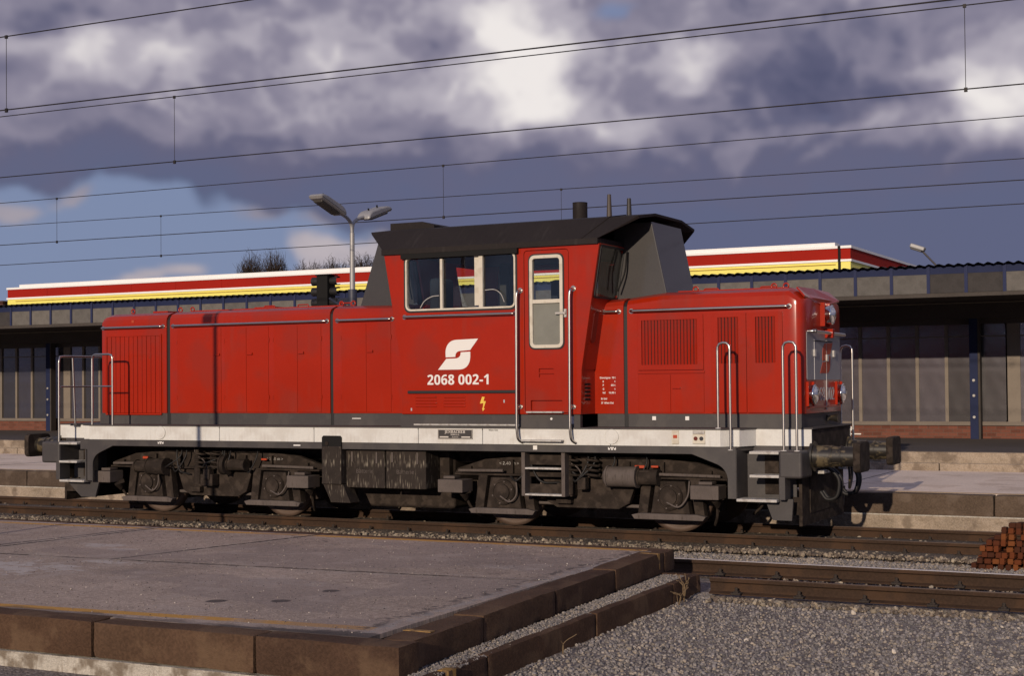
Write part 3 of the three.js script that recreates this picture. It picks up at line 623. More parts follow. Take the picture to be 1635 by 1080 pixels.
{
  const S = thing('railway_signal', 'dark railway signal head with hooded lenses above the long hood', 'signal');
  const x = -4.78, z = -4.5;
  mesh('signal_box', box(x - 0.10, x + 0.15, 3.45, 4.06, z - 0.14, z + 0.14, 0.015), M.black, S);
  mesh('top_plate', box(x - 0.12, x + 0.2, 4.06, 4.085, z - 0.16, z + 0.16, 0.008), M.black, S);
  for (const y of [3.96, 3.76, 3.55]) for (const s of [-1, 1]) {
    const g = new THREE.CylinderGeometry(0.085, 0.075, 0.17, 16, 1, true, -Math.PI * 0.75, Math.PI * 1.5); g.rotateZ(-s * Math.PI / 2); if (s < 0) g.rotateX(0);
    mesh('lens_hood', g.translate(s > 0 ? x + 0.235 : x - 0.185, y, z), M.rubber, S);
    mesh('signal_lens', cyl('x', s > 0 ? x + 0.155 : x - 0.105, y, z, 0.06, 0.06, 0.02, 16), M.tinted, S);
  }
  mesh('bracket', [box(x + 0.1, x + 0.62, 3.50, 3.62, z - 0.05, z + 0.05).rotateZ(0).translate(0, 0, 0), rod([x + 0.15, 3.62, z + 0.06], [x + 0.6, 3.38, z + 0.06], 0.03)], std([0.03, 0.034, 0.055]), S);
  mesh('signal_post', cyl('y', x + 0.02, 1.92, z, 0.05, 0.05, 3.1, 12), M.black, S);
}
{
  const L = thing('street_lamp', 'small white lamp on a slanted arm above the canopy at right', 'street lamp');
  const z = -14.6;
  mesh('arm', tube([[5.0, 4.1, z], [4.85, 4.38, z], [4.42, 4.86, z]], 0.022, 8), M.grey, L);
  const h = mesh('lantern', box(-0.17, 0.17, -0.05, 0.05, -0.1, 0.1, 0.03), M.galv, L, 4.33, 4.94, z); h.rotation.z = -0.35;
  const c = mesh('lamp_cover', box(-0.14, 0.12, -0.085, -0.045, -0.08, 0.08, 0.015), phys([0.08, 0.075, 0.07], { roughness: 0.3 }), h); void c;
}
{ // post on the near platform, left of the view: its shadow falls on the long hood
  const L = thing('platform_post', 'slim grey post with small box on the near platform at left', 'post');
  mesh('pole', cyl('y', -2.28, 3.0, 8.2, 0.04, 0.036, 5.6, 14), M.galv, L);
  mesh('loudspeaker_box', box(-2.53, -2.34, 4.80, 4.95, 8.12, 8.28, 0.02), M.grey, L);
}
// ---- overhead wires ----
{
  const wire = std([0.016, 0.013, 0.012], { roughness: 0.6, metalness: 0.3 });
  function catenary(label, z, top, contact, r, droppers) { // [x, y] pairs at the two ends seen
    const C = thing('overhead_wire', label, 'wire', 'overhead line pairs');
    const ext = ([a, b], x) => a[1] + (b[1] - a[1]) * (x - a[0]) / (b[0] - a[0]);
    const X0 = -60, X1 = 34;
    const at = (l, x) => ext(l, x);
    mesh('messenger_wire', rod([X0, at(top, X0), z], [X1, at(top, X1), z], r, r, 6), wire, C);
    mesh('contact_wire', rod([X0, at(contact, X0), z], [X1, at(contact, X1), z], r * 1.1, r * 1.1, 6), wire, C);
    for (const x of droppers) {
      mesh('dropper', rod([x, at(contact, x) - 0.03, z], [x, at(top, x) + 0.015, z], r * 0.55, r * 0.55, 5), wire, C);
      mesh('clamp', box(x - 0.02, x + 0.02, at(contact, x) - 0.035, at(contact, x) + 0.02, z - 0.012, z + 0.012), wire, C);
      mesh('clamp', box(x - 0.02, x + 0.02, at(top, x) - 0.03, at(top, x) + 0.015, z - 0.012, z + 0.012), wire, C);
    }
  }
  catenary('nearest overhead wire pair, crossing the top left of the sky', 4.2, [[-4.177, 6.803], [-0.702, 6.788]], [[-4.18, 5.791], [8.049, 5.715]], 0.008, [-4.05, 12]);
  catenary('overhead wire pair above the locomotive, with hanging droppers', 0, [[-8.572, 6.759], [8.024, 6.677]], [[-8.574, 5.684], [8.595, 5.616]], 0.008, [-4.65, 7.98]);
  catenary('third overhead wire pair behind the locomotive', -5.2, [[-14.014, 6.117], [7.848, 6.104]], [[-14.016, 5.172], [7.829, 5.096]], 0.008, [-12.3, -2.55]);
  catenary('farthest and lowest overhead wire pair behind the locomotive', -8.2, [[-17.15, 6.043], [7.408, 5.86]], [[-17.156, 5.061], [7.41, 5.06]], 0.008, [-11.95, -1.5]);
}
// ---- bare trees beyond the buildings ----
{
  const bark = std([0.055, 0.042, 0.034], { roughness: 1 }), twigM = std([0.075, 0.055, 0.042], { roughness: 1 });
  function bareTree(name, label, x, z, top, rx, ry, n, seed, group, upright) {
    const T = thing(name, label, name === 'bare_tree' ? 'tree' : 'shrub', group), r = mulberry(seed), limbs = [], twigs = [];
    const cy = top - ry;
    limbs.push(rod([x, -0.2, z], [x + 0.1, cy - ry * 0.7, z], 0.16, 0.10, 7), rod([x + 0.1, cy - ry * 0.7, z], [x, cy + ry * 0.35, z], 0.10, 0.035, 6));
    for (let i = 0; i < n; i++) {
      const a = r() * Math.PI * 2, u = Math.pow(r(), 0.45), ph = Math.acos(1 - r() * 1.55);
      const tip = V3(x + Math.cos(a) * Math.sin(ph) * rx * u * (0.8 + 0.3 * r()), cy + Math.cos(ph) * ry * u * (0.85 + 0.25 * r()), z + Math.sin(a) * Math.sin(ph) * rx * u);
      const base = V3(x + (tip.x - x) * 0.15 * upright, Math.min(tip.y - ry * (0.35 + 0.5 * upright), cy + ry * (r() - 0.9)), z + (tip.z - z) * 0.15);
      const mid = base.clone().lerp(tip, 0.55).add(V3((tip.x - x) * 0.25, -0.05 * ry, 0));
      (i < n * 0.12 ? limbs : twigs).push(rod(base.toArray(), mid.toArray(), i < n * 0.12 ? 0.03 : 0.014, 0.010, 4)); twigs.push(rod(mid.toArray(), tip.toArray(), 0.010, 0.004, 3));
      for (let q = 0; q < 5; q++) { const s0 = mid.clone().lerp(tip, r()); twigs.push(rod(s0.toArray(), s0.clone().add(V3((r() - 0.5) * 0.42 * rx, (r() - 0.15) * 0.35 * ry, (r() - 0.5) * 0.42 * rx)).toArray(), 0.008, 0.003, 3)); }
    }
    mesh('trunk', limbs, bark, T); mesh('crown', twigs, twigM, T);
  }
  bareTree('bare_tree', 'left of the two round bare trees beyond the striped building', -34.95, -42, 8.86, 0.86, 1.25, 330, 31, 'bare trees beyond the building', 0.3);
  bareTree('bare_tree', 'right of the two round bare trees, slightly taller, beyond the striped building', -33.45, -42, 8.95, 0.80, 1.25, 300, 32, 'bare trees beyond the building', 0.3);
  bareTree('bare_shrub', 'wide bare shrub just right of the two round trees', -31.5, -42, 8.30, 1.0, 0.9, 200, 41, 'row of bare shrubs beyond the building', 0.8);
  bareTree('bare_shrub', 'bare shrub close left of the twin lamp pole', -29.9, -42, 8.36, 0.95, 0.9, 200, 42, 'row of bare shrubs beyond the building', 0.8);
  bareTree('bare_shrub', 'bare shrub directly behind the twin lamp pole', -28.3, -42, 8.5, 0.95, 0.9, 210, 43, 'row of bare shrubs beyond the building', 0.8);
  bareTree('bare_shrub', 'bare shrub between the twin lamp pole and the cab', -26.8, -42, 8.45, 0.95, 0.9, 200, 44, 'row of bare shrubs beyond the building', 0.8);
}
// ---- heap of rusty iron blocks beside the track ----
{
  const mats = [[0.125, 0.034, 0.011], [0.088, 0.025, 0.010], [0.16, 0.052, 0.016], [0.058, 0.019, 0.009]].map((c) => std(patchy(c, { metres: 0.25, coarse: 0.35, fine: 0.3 }), { roughness: 0.9 }));
  const geos = [[0.062, 0.066, 0.14], [0.075, 0.058, 0.12], [0.055, 0.075, 0.15]].map(([a, b, c]) => metric(mergeGeometries([box(-a / 2, a / 2, 0, b, -c / 2, c / 2, 0.008), box(-a / 2 - 0.006, a / 2 + 0.006, b * 0.35, b * 0.62, -c / 2 + 0.02, c / 2 - 0.02, 0.005)].map(metric))));
  const r = mulberry(61);
  for (let lv = 0; lv < 8; lv++) for (let row = 0; row < (lv < 5 ? 2 : 1); row++) {
    const y = GROUND + lv * 0.069; let x = 8.22 + [0, 0.055, 0.10, 0.09, 0.17, 0.26, 0.32, 0.42][lv] + 0.02 * r();
    const lim = lv < 7 ? 9.0 : 8.9;
    while (x < lim) {
      const k = Math.floor(r() * 3), o = shared('rusty_block', geos[k], mats[Math.floor(r() * 4)], null, x + 0.035, y, 1.50 - row * 0.155 + (r() - 0.5) * 0.02, (r() - 0.5) * 0.30, (r() - 0.5) * 0.10, (r() - 0.5) * 0.10);
      tag(o, 'rusty iron block in the stacked heap beside the track at right', 'iron block', 'rusty iron blocks stacked beside the track');
      x += 0.074 + 0.012 * r() + (r() < 0.08 ? 0.05 : 0);
    }
  }
}

// ================= LOCOMOTIVE =================
const font = await new FontLoader().loadAsync('fonts/droid/droid_sans_bold.typeface.json');
const fontR = await new FontLoader().loadAsync('fonts/droid/droid_sans_regular.typeface.json');
const W = 1.41;            // half width of frame and cab
const HZ = 0.94;           // half width of hoods
const D = 1.385;           // deck level
const loco = thing('diesel_locomotive', 'red diesel shunting locomotive with off-centre cab and white frame band', 'locomotive');
const part = (n, g, m, p = loco) => mesh(n, g, m, p);
function text(name, str, size, x, y, z, mat, parent = loco, f = font, width = null, depth = 0.002) {
  const g = new TextGeometry(str, { font: f, size, depth, curveSegments: 4 }); g.computeBoundingBox();
  if (width) { const s = width / (g.boundingBox.max.x - g.boundingBox.min.x); g.scale(s, 1, 1); g.computeBoundingBox(); }
  g.translate(x - g.boundingBox.min.x, y, z);
  return mesh(name, g, mat, parent);
}
// ---- frame and deck ----
const plan = [[5.18, W], [5.27, 1.30], [5.39, 1.30], [5.50, 0.96], [6.22, 0.96]];
{
  const right = plan.map((p) => p), outline = [...right, ...right.slice().reverse().map(([x, z]) => [x, -z]), ...right.map(([x, z]) => [-x, -z]), ...right.slice().reverse().map(([x, z]) => [-x, z])];
  part('deck_plate', extrudeXZ(outline.map(([x, z]) => [x * 1.001 + Math.sign(x) * 0.012, z + Math.sign(z) * 0.012]), 1.368, D), M.grey);
  part('underframe', extrudeXZ(outline.map(([x, z]) => [x * 0.995, z * 0.985]), 1.10, 1.367), M.grey);
  part('main_frame', [box(-5.1, 5.1, 0.86, 1.1, 0.5, 0.62), box(-5.1, 5.1, 0.86, 1.1, -0.62, -0.5), box(-0.9, 1.0, 0.62, 1.1, -0.9, 0.9), box(-5.1, 5.1, 1.02, 1.1, -1.05, 1.05)], M.under);
  for (const s of [1, -1]) {
    const cuts = [-5.18, -2.64, -0.94, 0.80, 1.81, 3.69, 5.18];
    for (let i = 0; i < 6; i++) part('white_band_panel', box(cuts[i] + (i ? 0.004 : 0), cuts[i + 1] - (i < 5 ? 0.004 : 0), 1.157, 1.366, s * (W - 0.012), s * W, 0.002), M.white);
    for (const e of [1, -1]) for (let i = 0; i < 4; i++) {
      const [x0, z0] = plan[i], [x1, z1] = plan[i + 1], L = Math.hypot(x1 - x0, z1 - z0);
      const g = new THREE.BoxGeometry(L, 0.209, 0.012); const m = mesh('white_band_panel', g, M.white, loco, e * (x0 + x1) / 2, 1.2615, s * ((z0 + z1) / 2)); m.rotation.y = e * s * Math.atan2(z0 - z1, x1 - x0);
    }
    for (const c of cuts.slice(1, 6)) part('bolt', cyl('z', c, 1.352, s * (W + 0.001), 0.008, 0.008, 0.006, 8), M.black);
    // skirt with the step pillars at both ends
    const sk = new THREE.Shape();
    sk.moveTo(-5.38, 1.155); sk.lineTo(5.38, 1.155); sk.lineTo(5.38, 0.51); sk.lineTo(5.27, 0.51); sk.lineTo(5.27, 0.76); sk.quadraticCurveTo(5.25, 0.90, 5.10, 0.95); sk.lineTo(4.80, 1.06);
    sk.lineTo(-4.72, 1.06); sk.lineTo(-4.98, 0.955); sk.quadraticCurveTo(-5.12, 0.90, -5.13, 0.76); sk.lineTo(-5.13, 0.51); sk.lineTo(-5.24, 0.51); sk.lineTo(-5.24, 1.0); sk.lineTo(-5.38, 1.0);
    part('frame_skirt', extrudeXY(sk, s > 0 ? W - 0.045 : -W + 0.005, s > 0 ? W - 0.005 : -W + 0.045, 0.004), M.grey);
    part('skirt_shelf', box(-5.15, 5.15, 1.115, 1.150, s * 1.2, s * (W - 0.05)), M.grey);
    // numbered markings on the skirt
    for (const x of [-3.76, 3.71]) {
      part('round_cover', [cyl('z', x, 1.272, s * (W + 0.004), 0.092, 0.092, 0.012, 32), new THREE.TorusGeometry(0.093, 0.005, 6, 32).translate(x, 1.272, s * (W + 0.008))], M.white);
      part('jacking_mark', [box(x - 0.055, x - 0.028, 1.102, 1.135, s * W, s * (W - 0.004)), box(x + 0.028, x + 0.055, 1.102, 1.135, s * W, s * (W - 0.004)), box(x - 0.045, x + 0.045, 1.122, 1.135, s * W, s * (W - 0.0045)), box(x - 0.012, x + 0.012, 1.10, 1.118, s * W, s * (W - 0.004))], M.print);
    }
    part('marking', box(-1.30, -1.18, 1.098, 1.115, s * W, s * (W - 0.004)), M.print);
    // ends: step wells, boxes, treads, rail guards
    for (const e of [1, -1]) {
      const bx = (a, b, y0, y1, z0, z1, r = 0) => box(Math.min(e * a, e * b), Math.max(e * a, e * b), y0, y1, s * z0, s * z1, r);
      const off = e > 0 ? 0 : -0.09;
      part('step_well', [bx(5.27, 6.02 + off, 0.50, 1.15, 0.93, 0.96), bx(5.36 + off, 5.385 + off, 0.51, 1.12, 0.96, W - 0.02)], M.grey);
      part('well_plate', bx(5.62 + off, 5.80 + off, 0.55, 1.05, 0.97, 0.985), M.under);
      part('end_box', bx(5.92 + off, 6.215, 0.775, 1.112, 0.92, W - 0.015, 0.035), M.grey);
      part('step_pillar', bx(5.92 + off, 6.0 + off, 0.51, 0.80, W - 0.25, W - 0.02, 0.008), M.grey);
      for (const [y, a, b, zz] of [[1.105, 5.55, 5.925, 1.40], [0.815, 5.55, 5.925, 1.40], [0.515, 5.385, 5.90, 1.42]])
        part('step_tread', [bx(a + off, b + off, y - 0.035, y, zz - 0.30, zz, 0.006)], M.alu);
      part('rail_guard', extrudeXY(poly(e > 0 ? [[5.80, 0.25], [6.04, 0.25], [6.06, 0.515], [5.70, 0.515]] : [[-5.50, 0.24], [-5.21, 0.24], [-5.12, 0.515], [-5.84, 0.515]]), s > 0 ? 1.22 : -1.26, s > 0 ? 1.26 : -1.22), M.grey);
      // buffers
      const b = thing('buffer', null, null, null, null, loco); b.name = 'buffer';
      const X = (v) => e * v, yb = 1.03, zb = s * 0.875;
      const cx = (x0, x1, r0, r1) => { const a = Math.min(X(x0), X(x1)), c = Math.max(X(x0), X(x1)); return cyl('x', (a + c) / 2, yb, zb, e > 0 ? r0 : r1, e > 0 ? r1 : r0, c - a, 28); };
      part('buffer_housing', [cx(6.20, 6.235, 0.19, 0.19), cx(6.235, 6.46, 0.145, 0.135), cx(6.44, 6.47, 0.14, 0.14)], M.grease, b);
      part('buffer_plunger', [cx(6.46, 6.78, 0.128, 0.120), cx(6.56, 6.585, 0.134, 0.134)], M.grease, b);
      const hs = roundRect(-0.24, 0.24, -0.175, 0.175, 0.07); const hg = new THREE.ExtrudeGeometry(hs, { depth: 0.05, bevelEnabled: true, bevelSize: 0.012, bevelThickness: 0.02, bevelSegments: 3 });
      hg.rotateY(e * Math.PI / 2).translate(X(6.79), yb, zb);
      part('buffer_head', hg, M.under, b);
    }
  }
  for (const e of [1, -1]) {
    const X = (a, b) => [Math.min(e * a, e * b), Math.max(e * a, e * b)];
    part('buffer_beam', box(...X(6.12, 6.215), 0.86, 1.366, -0.955, 0.955, 0.004), M.under);
    part('end_plate', box(...X(6.0, 6.11), 0.30, 1.0, -0.66, 0.66), M.under);
    part('coupling_hook', [box(...X(6.2, 6.42), 0.98, 1.05, -0.03, 0.03, 0.01), cyl('z', e * 6.44, 1.0, 0, 0.06, 0.06, 0.05, 14), tube([[e * 6.44, 0.98, 0.05], [e * 6.46, 0.75, 0.06], [e * 6.44, 0.58, 0], [e * 6.46, 0.75, -0.06], [e * 6.44, 0.98, -0.05]], 0.018, 6, true)], M.grease);
    for (const z of [0.55, 0.42, -0.42, -0.55]) part('brake_hose', tube([[e * 6.2, 0.88, z], [e * 6.32, 0.86, z], [e * 6.44, 0.72, z * 0.98], [e * 6.40, 0.50, z * 0.96], [e * 6.28, 0.47, z * 0.95], [e * 6.2, 0.56, z * 0.94]], 0.024, 8, true), M.rubber);
    part('plow_plate', box(...X(6.06, 6.10), 0.16, 0.80, -1.0, 1.0), M.under);
    for (const z of [0.98, -0.98]) part('plow_return', box(...X(5.80, 6.06), 0.30, 0.52, z - 0.015, z + 0.015), M.under);
    part('pipe_bracket', [box(...X(6.2, 6.3), 0.80, 0.84, 0.35, 0.7, 0.005), box(...X(6.2, 6.3), 0.80, 0.84, -0.7, -0.35, 0.005)], M.alu);
  }
}
// ---- hood sections ----
function hoodLoft(stations) { // stations: [x, half width, top, base]
  const prof = (w, t, b) => { const half = [[w, b], [w, t - 0.165], [w - 0.008, t - 0.11], [w - 0.05, t - 0.055], [w - 0.17, t - 0.012], [w * 0.4, t + 0.004]]; return [...half, ...half.slice().reverse().map(([z, y]) => [-z, y])]; };
  const rings = stations.map(([x, w, t, b]) => prof(w, t, b).map(([z, y]) => [x, y, z])), n = rings[0].length, pos = [];
  const tri = (a, b, c) => pos.push(...a, ...b, ...c);
  for (let i = 0; i + 1 < rings.length; i++) for (let k = 0; k < n; k++) { const j = (k + 1) % n, A = rings[i][k], B = rings[i + 1][k], C = rings[i + 1][j], E = rings[i][j]; tri(A, B, C); tri(A, C, E); }
  for (const [ring_, flip] of [[rings[0], false], [rings[rings.length - 1], true]]) for (let k = 1; k + 1 < n; k++) flip ? tri(ring_[0], ring_[k + 1], ring_[k]) : tri(ring_[0], ring_[k], ring_[k + 1]);
  const g = new THREE.BufferGeometry(); g.setAttribute('position', new THREE.Float32BufferAttribute(pos, 3)); g.computeVertexNormals();
  return toCreasedNormals(g, 0.40);
}
const HB = 1.56;
part('hood_section', hoodLoft([[-5.43, 0.80, 3.06, HB], [-5.415, 0.86, 3.085, HB], [-5.37, 0.92, 3.115, HB], [-5.30, HZ, 3.14, HB], [-5.2, HZ, 3.15, HB], [-4.035, HZ, 3.15, HB]]), M.red);
part('hood_section', hoodLoft([[-3.965, HZ, 3.15, HB], [-0.975, HZ, 3.15, HB]]), M.red);
part('hood_section', hoodLoft([[-0.92, HZ, 3.15, HB], [0.60, HZ, 3.12, HB]]), M.red);
part('hood_section', hoodLoft([[3.22, HZ, 3.08, HB], [3.69, HZ, 3.11, HB]]), M.red);
part('hood_section', hoodLoft([[3.745, HZ, 3.11, HB], [4.25, HZ, 3.165, HB], [5.93, HZ, 3.165, HB], [6.025, HZ, 3.10, HB], [6.055, 0.932, 3.08, HB], [6.08, 0.918, 3.063, HB], [6.10, 0.895, 3.05, HB], [6.112, 0.865, 3.042, HB], [6.12, 0.825, 3.036, HB]]), M.red);
for (const [a, b] of [[-4.05, -3.95], [-0.99, -0.905], [3.675, 3.76]]) part('rubber_gaiter', hoodLoft([[a, HZ - 0.022, a > 3 ? 3.09 : 3.128, D], [b, HZ - 0.022, a > 3 ? 3.09 : 3.128, D]]), M.rubber);
for (const [a, b] of [[-5.41, -4.035], [-3.965, -0.975], [-0.92, 0.45], [3.30, 3.69], [3.745, 6.09]]) part('hood_plinth', box(a, b, D - 0.004, HB - 0.001, -HZ + 0.012, HZ - 0.012, a > 5 ? 0 : 0.004), M.grey);
{ // sloping brow above the front lamps
  const T = [[6.0, 3.170, 0.76], [6.0, 3.182, 0], [6.0, 3.170, -0.76]], B = [[6.122, 3.050, 0.835], [6.136, 2.955, 0], [6.122, 3.050, -0.835]], v = [];
  const tri = (a, b, c) => v.push(...a, ...b, ...c), lo = (q) => [q[0] - 0.012, q[1] - 0.02, q[2]];
  for (const f of [(q) => q, lo]) for (let i = 0; i < 2; i++) { tri(f(T[i]), f(B[i]), f(B[i + 1])); tri(f(T[i]), f(B[i + 1]), f(T[i + 1])); }
  for (const e of [[B[0], B[1]], [B[1], B[2]], [T[0], B[0]], [B[2], T[2]]]) { tri(e[0], lo(e[0]), lo(e[1])); tri(e[0], lo(e[1]), e[1]); }
  const g = new THREE.BufferGeometry(); g.setAttribute('position', new THREE.Float32BufferAttribute(v, 3)); g.computeVertexNormals(); part('front_brow', g, M.red);
}
// red walkway plate on top
part('roof_walkway', [box(-3.9, -1.05, 3.152, 3.172, -0.5, 0.5, 0.004), box(4.3, 5.8, 3.166, 3.186, -0.5, 0.5, 0.004)], M.red);
for (const [x, z] of [[-5.05, 0.55], [-4.12, 0.5], [-3.88, 0.5], [-1.06, 0.5], [-0.85, 0.5], [0.1, 0.5], [4.55, 0.5], [5.62, 0.5], [5.78, 0.5]]) part('lifting_eye', new THREE.TorusGeometry(0.035, 0.011, 6, 16).translate(x, 3.19 + (x > 4 ? 0.01 : 0), z), M.red);
for (const x of [-3.0, -2.35, -1.55, 4.42, 5.22]) part('grab_iron', tube([[x, 3.14, -0.2], [x, 3.245, -0.2], [x + 0.20, 3.245, -0.2], [x + 0.20, 3.14, -0.2]], 0.011, 6, false, 0.02), M.red);
part('roof_hatch', [box(-2.75, -2.35, 3.17, 3.195, 0.1, 0.4, 0.006), box(-4.6, -4.3, 3.15, 3.178, 0.35, 0.6, 0.006)], M.red);

for (const s of [1, -1]) {
  const zf = s * HZ, out = (d) => s * (HZ + d);
  // horizontal grab rails along the hoods
  for (const [a, b] of [[-5.32, -4.10], [-3.90, -1.02], [-0.84, 0.10], [3.41, 3.63], [3.81, 5.95]]) {
    part('grab_rail', [tube([[a, 2.915, out(0.0)], [a, 2.915, out(0.055)], [b, 2.915, out(0.055)], [b, 2.915, out(0.0)]], 0.019, 10, false, 0.03)], M.chrome);
    part('rail_flange', [cyl('z', a, 2.915, out(0.004), 0.034, 0.034, 0.01, 14), cyl('z', b, 2.915, out(0.004), 0.034, 0.034, 0.01, 14)], M.chrome);
  }
  // long hood access doors
  for (const [a, b, h] of [[-3.82, -2.97, 1], [-2.90, -2.495, 0], [-2.485, -2.08, -1], [-1.985, -1.555, 0], [-1.545, -1.13, -1], [-0.77, -0.345, 0], [-0.335, 0.075, -1]]) {
    part('access_door', box(a, b, 1.575, 2.865, out(-0.006), out(0.009), 0.004), M.red);
    const hx = h > 0 ? b - 0.10 : a + 0.03;
    if (h) part('door_handle', [box(hx - 0.02, hx + 0.085, 2.44, 2.452, out(0.009), out(0.03), 0.004), cyl('z', h > 0 ? hx + 0.075 : hx + 0.075, 2.452, out(0.02), 0.012, 0.012, 0.03, 10), box(hx + 0.068, hx + 0.083, 2.45, 2.478, out(0.009), out(0.026), 0.003)], M.red);
    for (const y of [1.80, 2.66]) part('hinge', cyl('y', h > 0 ? a - 0.006 : h < 0 ? b + 0.006 : a - 0.006, y, out(0.008), 0.009, 0.009, 0.06, 8), M.red);
  }
  // ribbed grille at the long hood end
  part('louver_frame', extrudeXY(ring(-5.27, -4.13, 1.53, 2.80, 0.01, 0.028), s > 0 ? HZ - 0.002 : -HZ - 0.016, s > 0 ? HZ + 0.016 : -HZ + 0.002), M.red);
  for (let i = 0; i < 12; i++) { const x = -5.235 + i * 0.0895; part('louver_slat', box(x + 0.004, x + 0.0835, 1.56, 2.77, out(-0.004), out(i % 2 ? 0.012 : 0.015), 0.006), M.red); }
  part('small_badge', box(-4.74, -4.69, 2.985, 3.03, out(-0.01), out(0.006), 0.004), M.orange);
  // short hood: grilles and doors
  const grille = (x0, x1, y0, y1, n, t) => {
    part('grille_backing', box(x0, x1, y0, y1, out(-0.002), out(0.003)), M.black);
    const p = (x1 - x0) / n; const g = metric(box(-p * 0.36, p * 0.36, y0, y1, -0.0035, 0.0035));
    for (let i = 0; i < n; i++) shared('louver_slat', g, M.red, loco, x0 + (i + 0.5) * p, 0, out(t * 0.6), s * 0.62);
  };
  const frame = (x0, x1, y0, y1, hole) => { const sh = roundRect(x0, x1, y0, y1, 0.008); for (const h of hole) sh.holes.push(roundRect(...h, 0.006, new THREE.Path())); part('access_door', extrudeXY(sh, s > 0 ? HZ - 0.004 : -HZ - 0.024, s > 0 ? HZ + 0.024 : -HZ + 0.004, 0.003), M.red); };
  frame(3.90, 4.81, 2.13, 2.85, [[3.955, 4.725, 2.20, 2.785]]); grille(3.955, 4.725, 2.20, 2.785, 17, 0.022);
  frame(4.92, 5.385, 1.575, 2.85, [[5.01, 5.28, 2.205, 2.795]]); grille(5.01, 5.28, 2.205, 2.795, 6, 0.022);
  frame(5.395, 5.86, 1.575, 2.85, [[5.51, 5.765, 2.205, 2.79]]); grille(5.51, 5.765, 2.205, 2.79, 6, 0.022);
  part('access_door', box(3.90, 4.348, 1.575, 2.075, out(-0.004), out(0.011), 0.004), M.red);
  part('access_door', box(4.354, 4.81, 1.575, 2.075, out(-0.004), out(0.011), 0.004), M.red);
  part('drip_strip', box(3.89, 4.82, 2.085, 2.122, out(-0.004), out(0.016), 0.004), M.red);
  part('door_handle', [box(4.38, 4.49, 1.885, 1.898, out(0.011), out(0.03), 0.004), cyl('z', 4.48, 1.895, out(0.02), 0.012, 0.012, 0.03, 10)], M.red);
  { const g = []; for (const x of [4.95, 5.36, 5.42, 5.84]) for (let y = 1.62; y < 2.85; y += 0.2) g.push(cyl('z', x, y, out(0.026), 0.007, 0.005, 0.008, 6)); part('rivet', g, M.red); }
  for (const x of [4.11, 4.57]) part('white_label', box(x - 0.026, x + 0.026, 1.475, 1.525, s * 0.928, s * 0.934), M.print);
  // walkway loops and end railings
  const loop = (x, w, y0a, y0b, top, z) => part('handrail', tube([[x, y0a, z], [x, top - 0.01, z], [x + w, top - 0.01, z], [x + w, y0b, z]], 0.017, 10, false, w / 2), M.chrome);
  loop(5.15, 0.16, D, 1.11, 2.47, s * 1.39); loop(5.985, 0.165, 1.11, 1.11, 2.465, s * 1.37);
  part('rail_flange', [[5.15, D, 1.39], [5.31, 1.115, 1.39], [5.985, 1.112, 1.37], [6.15, 1.112, 1.37]].map(([x, y, z]) => cyl('y', x, y + 0.005, s * z, 0.04, 0.03, 0.014, 12)), M.alu);
  part('handrail', [tube([[-5.155, 1.11, s * 1.38], [-5.155, 2.485, s * 1.38], [-4.74, 2.485, s * 1.38], [-4.74, D, s * 1.38]], 0.017, 10, false, 0.07), rod([-5.155, 1.985, s * 1.38], [-4.74, 1.985, s * 1.38], 0.013)], M.chrome);
  part('handrail', tube([[-5.85, 1.11, s * 1.38], [-5.85, 2.47, s * 1.38], [-5.85, 2.47, s * 0.002]], 0.017, 10, false, 0.05), M.chrome);
  part('handrail', [rod([-5.85, D, s * 1.02], [-5.85, 2.45, s * 1.075], 0.017), rod([-5.85, 1.985, s * 1.34], [-5.85, 1.985, 0], 0.013)], M.chrome);
  part('post_foot', box(-5.92, -5.78, D - 0.03, D + 0.004, s * 0.94, s * 1.06), M.grey);
}
part('handrail', [rod([-5.155, 2.45, -1.38], [-5.155, 1.4, -1.38], 0.016)], M.chrome);

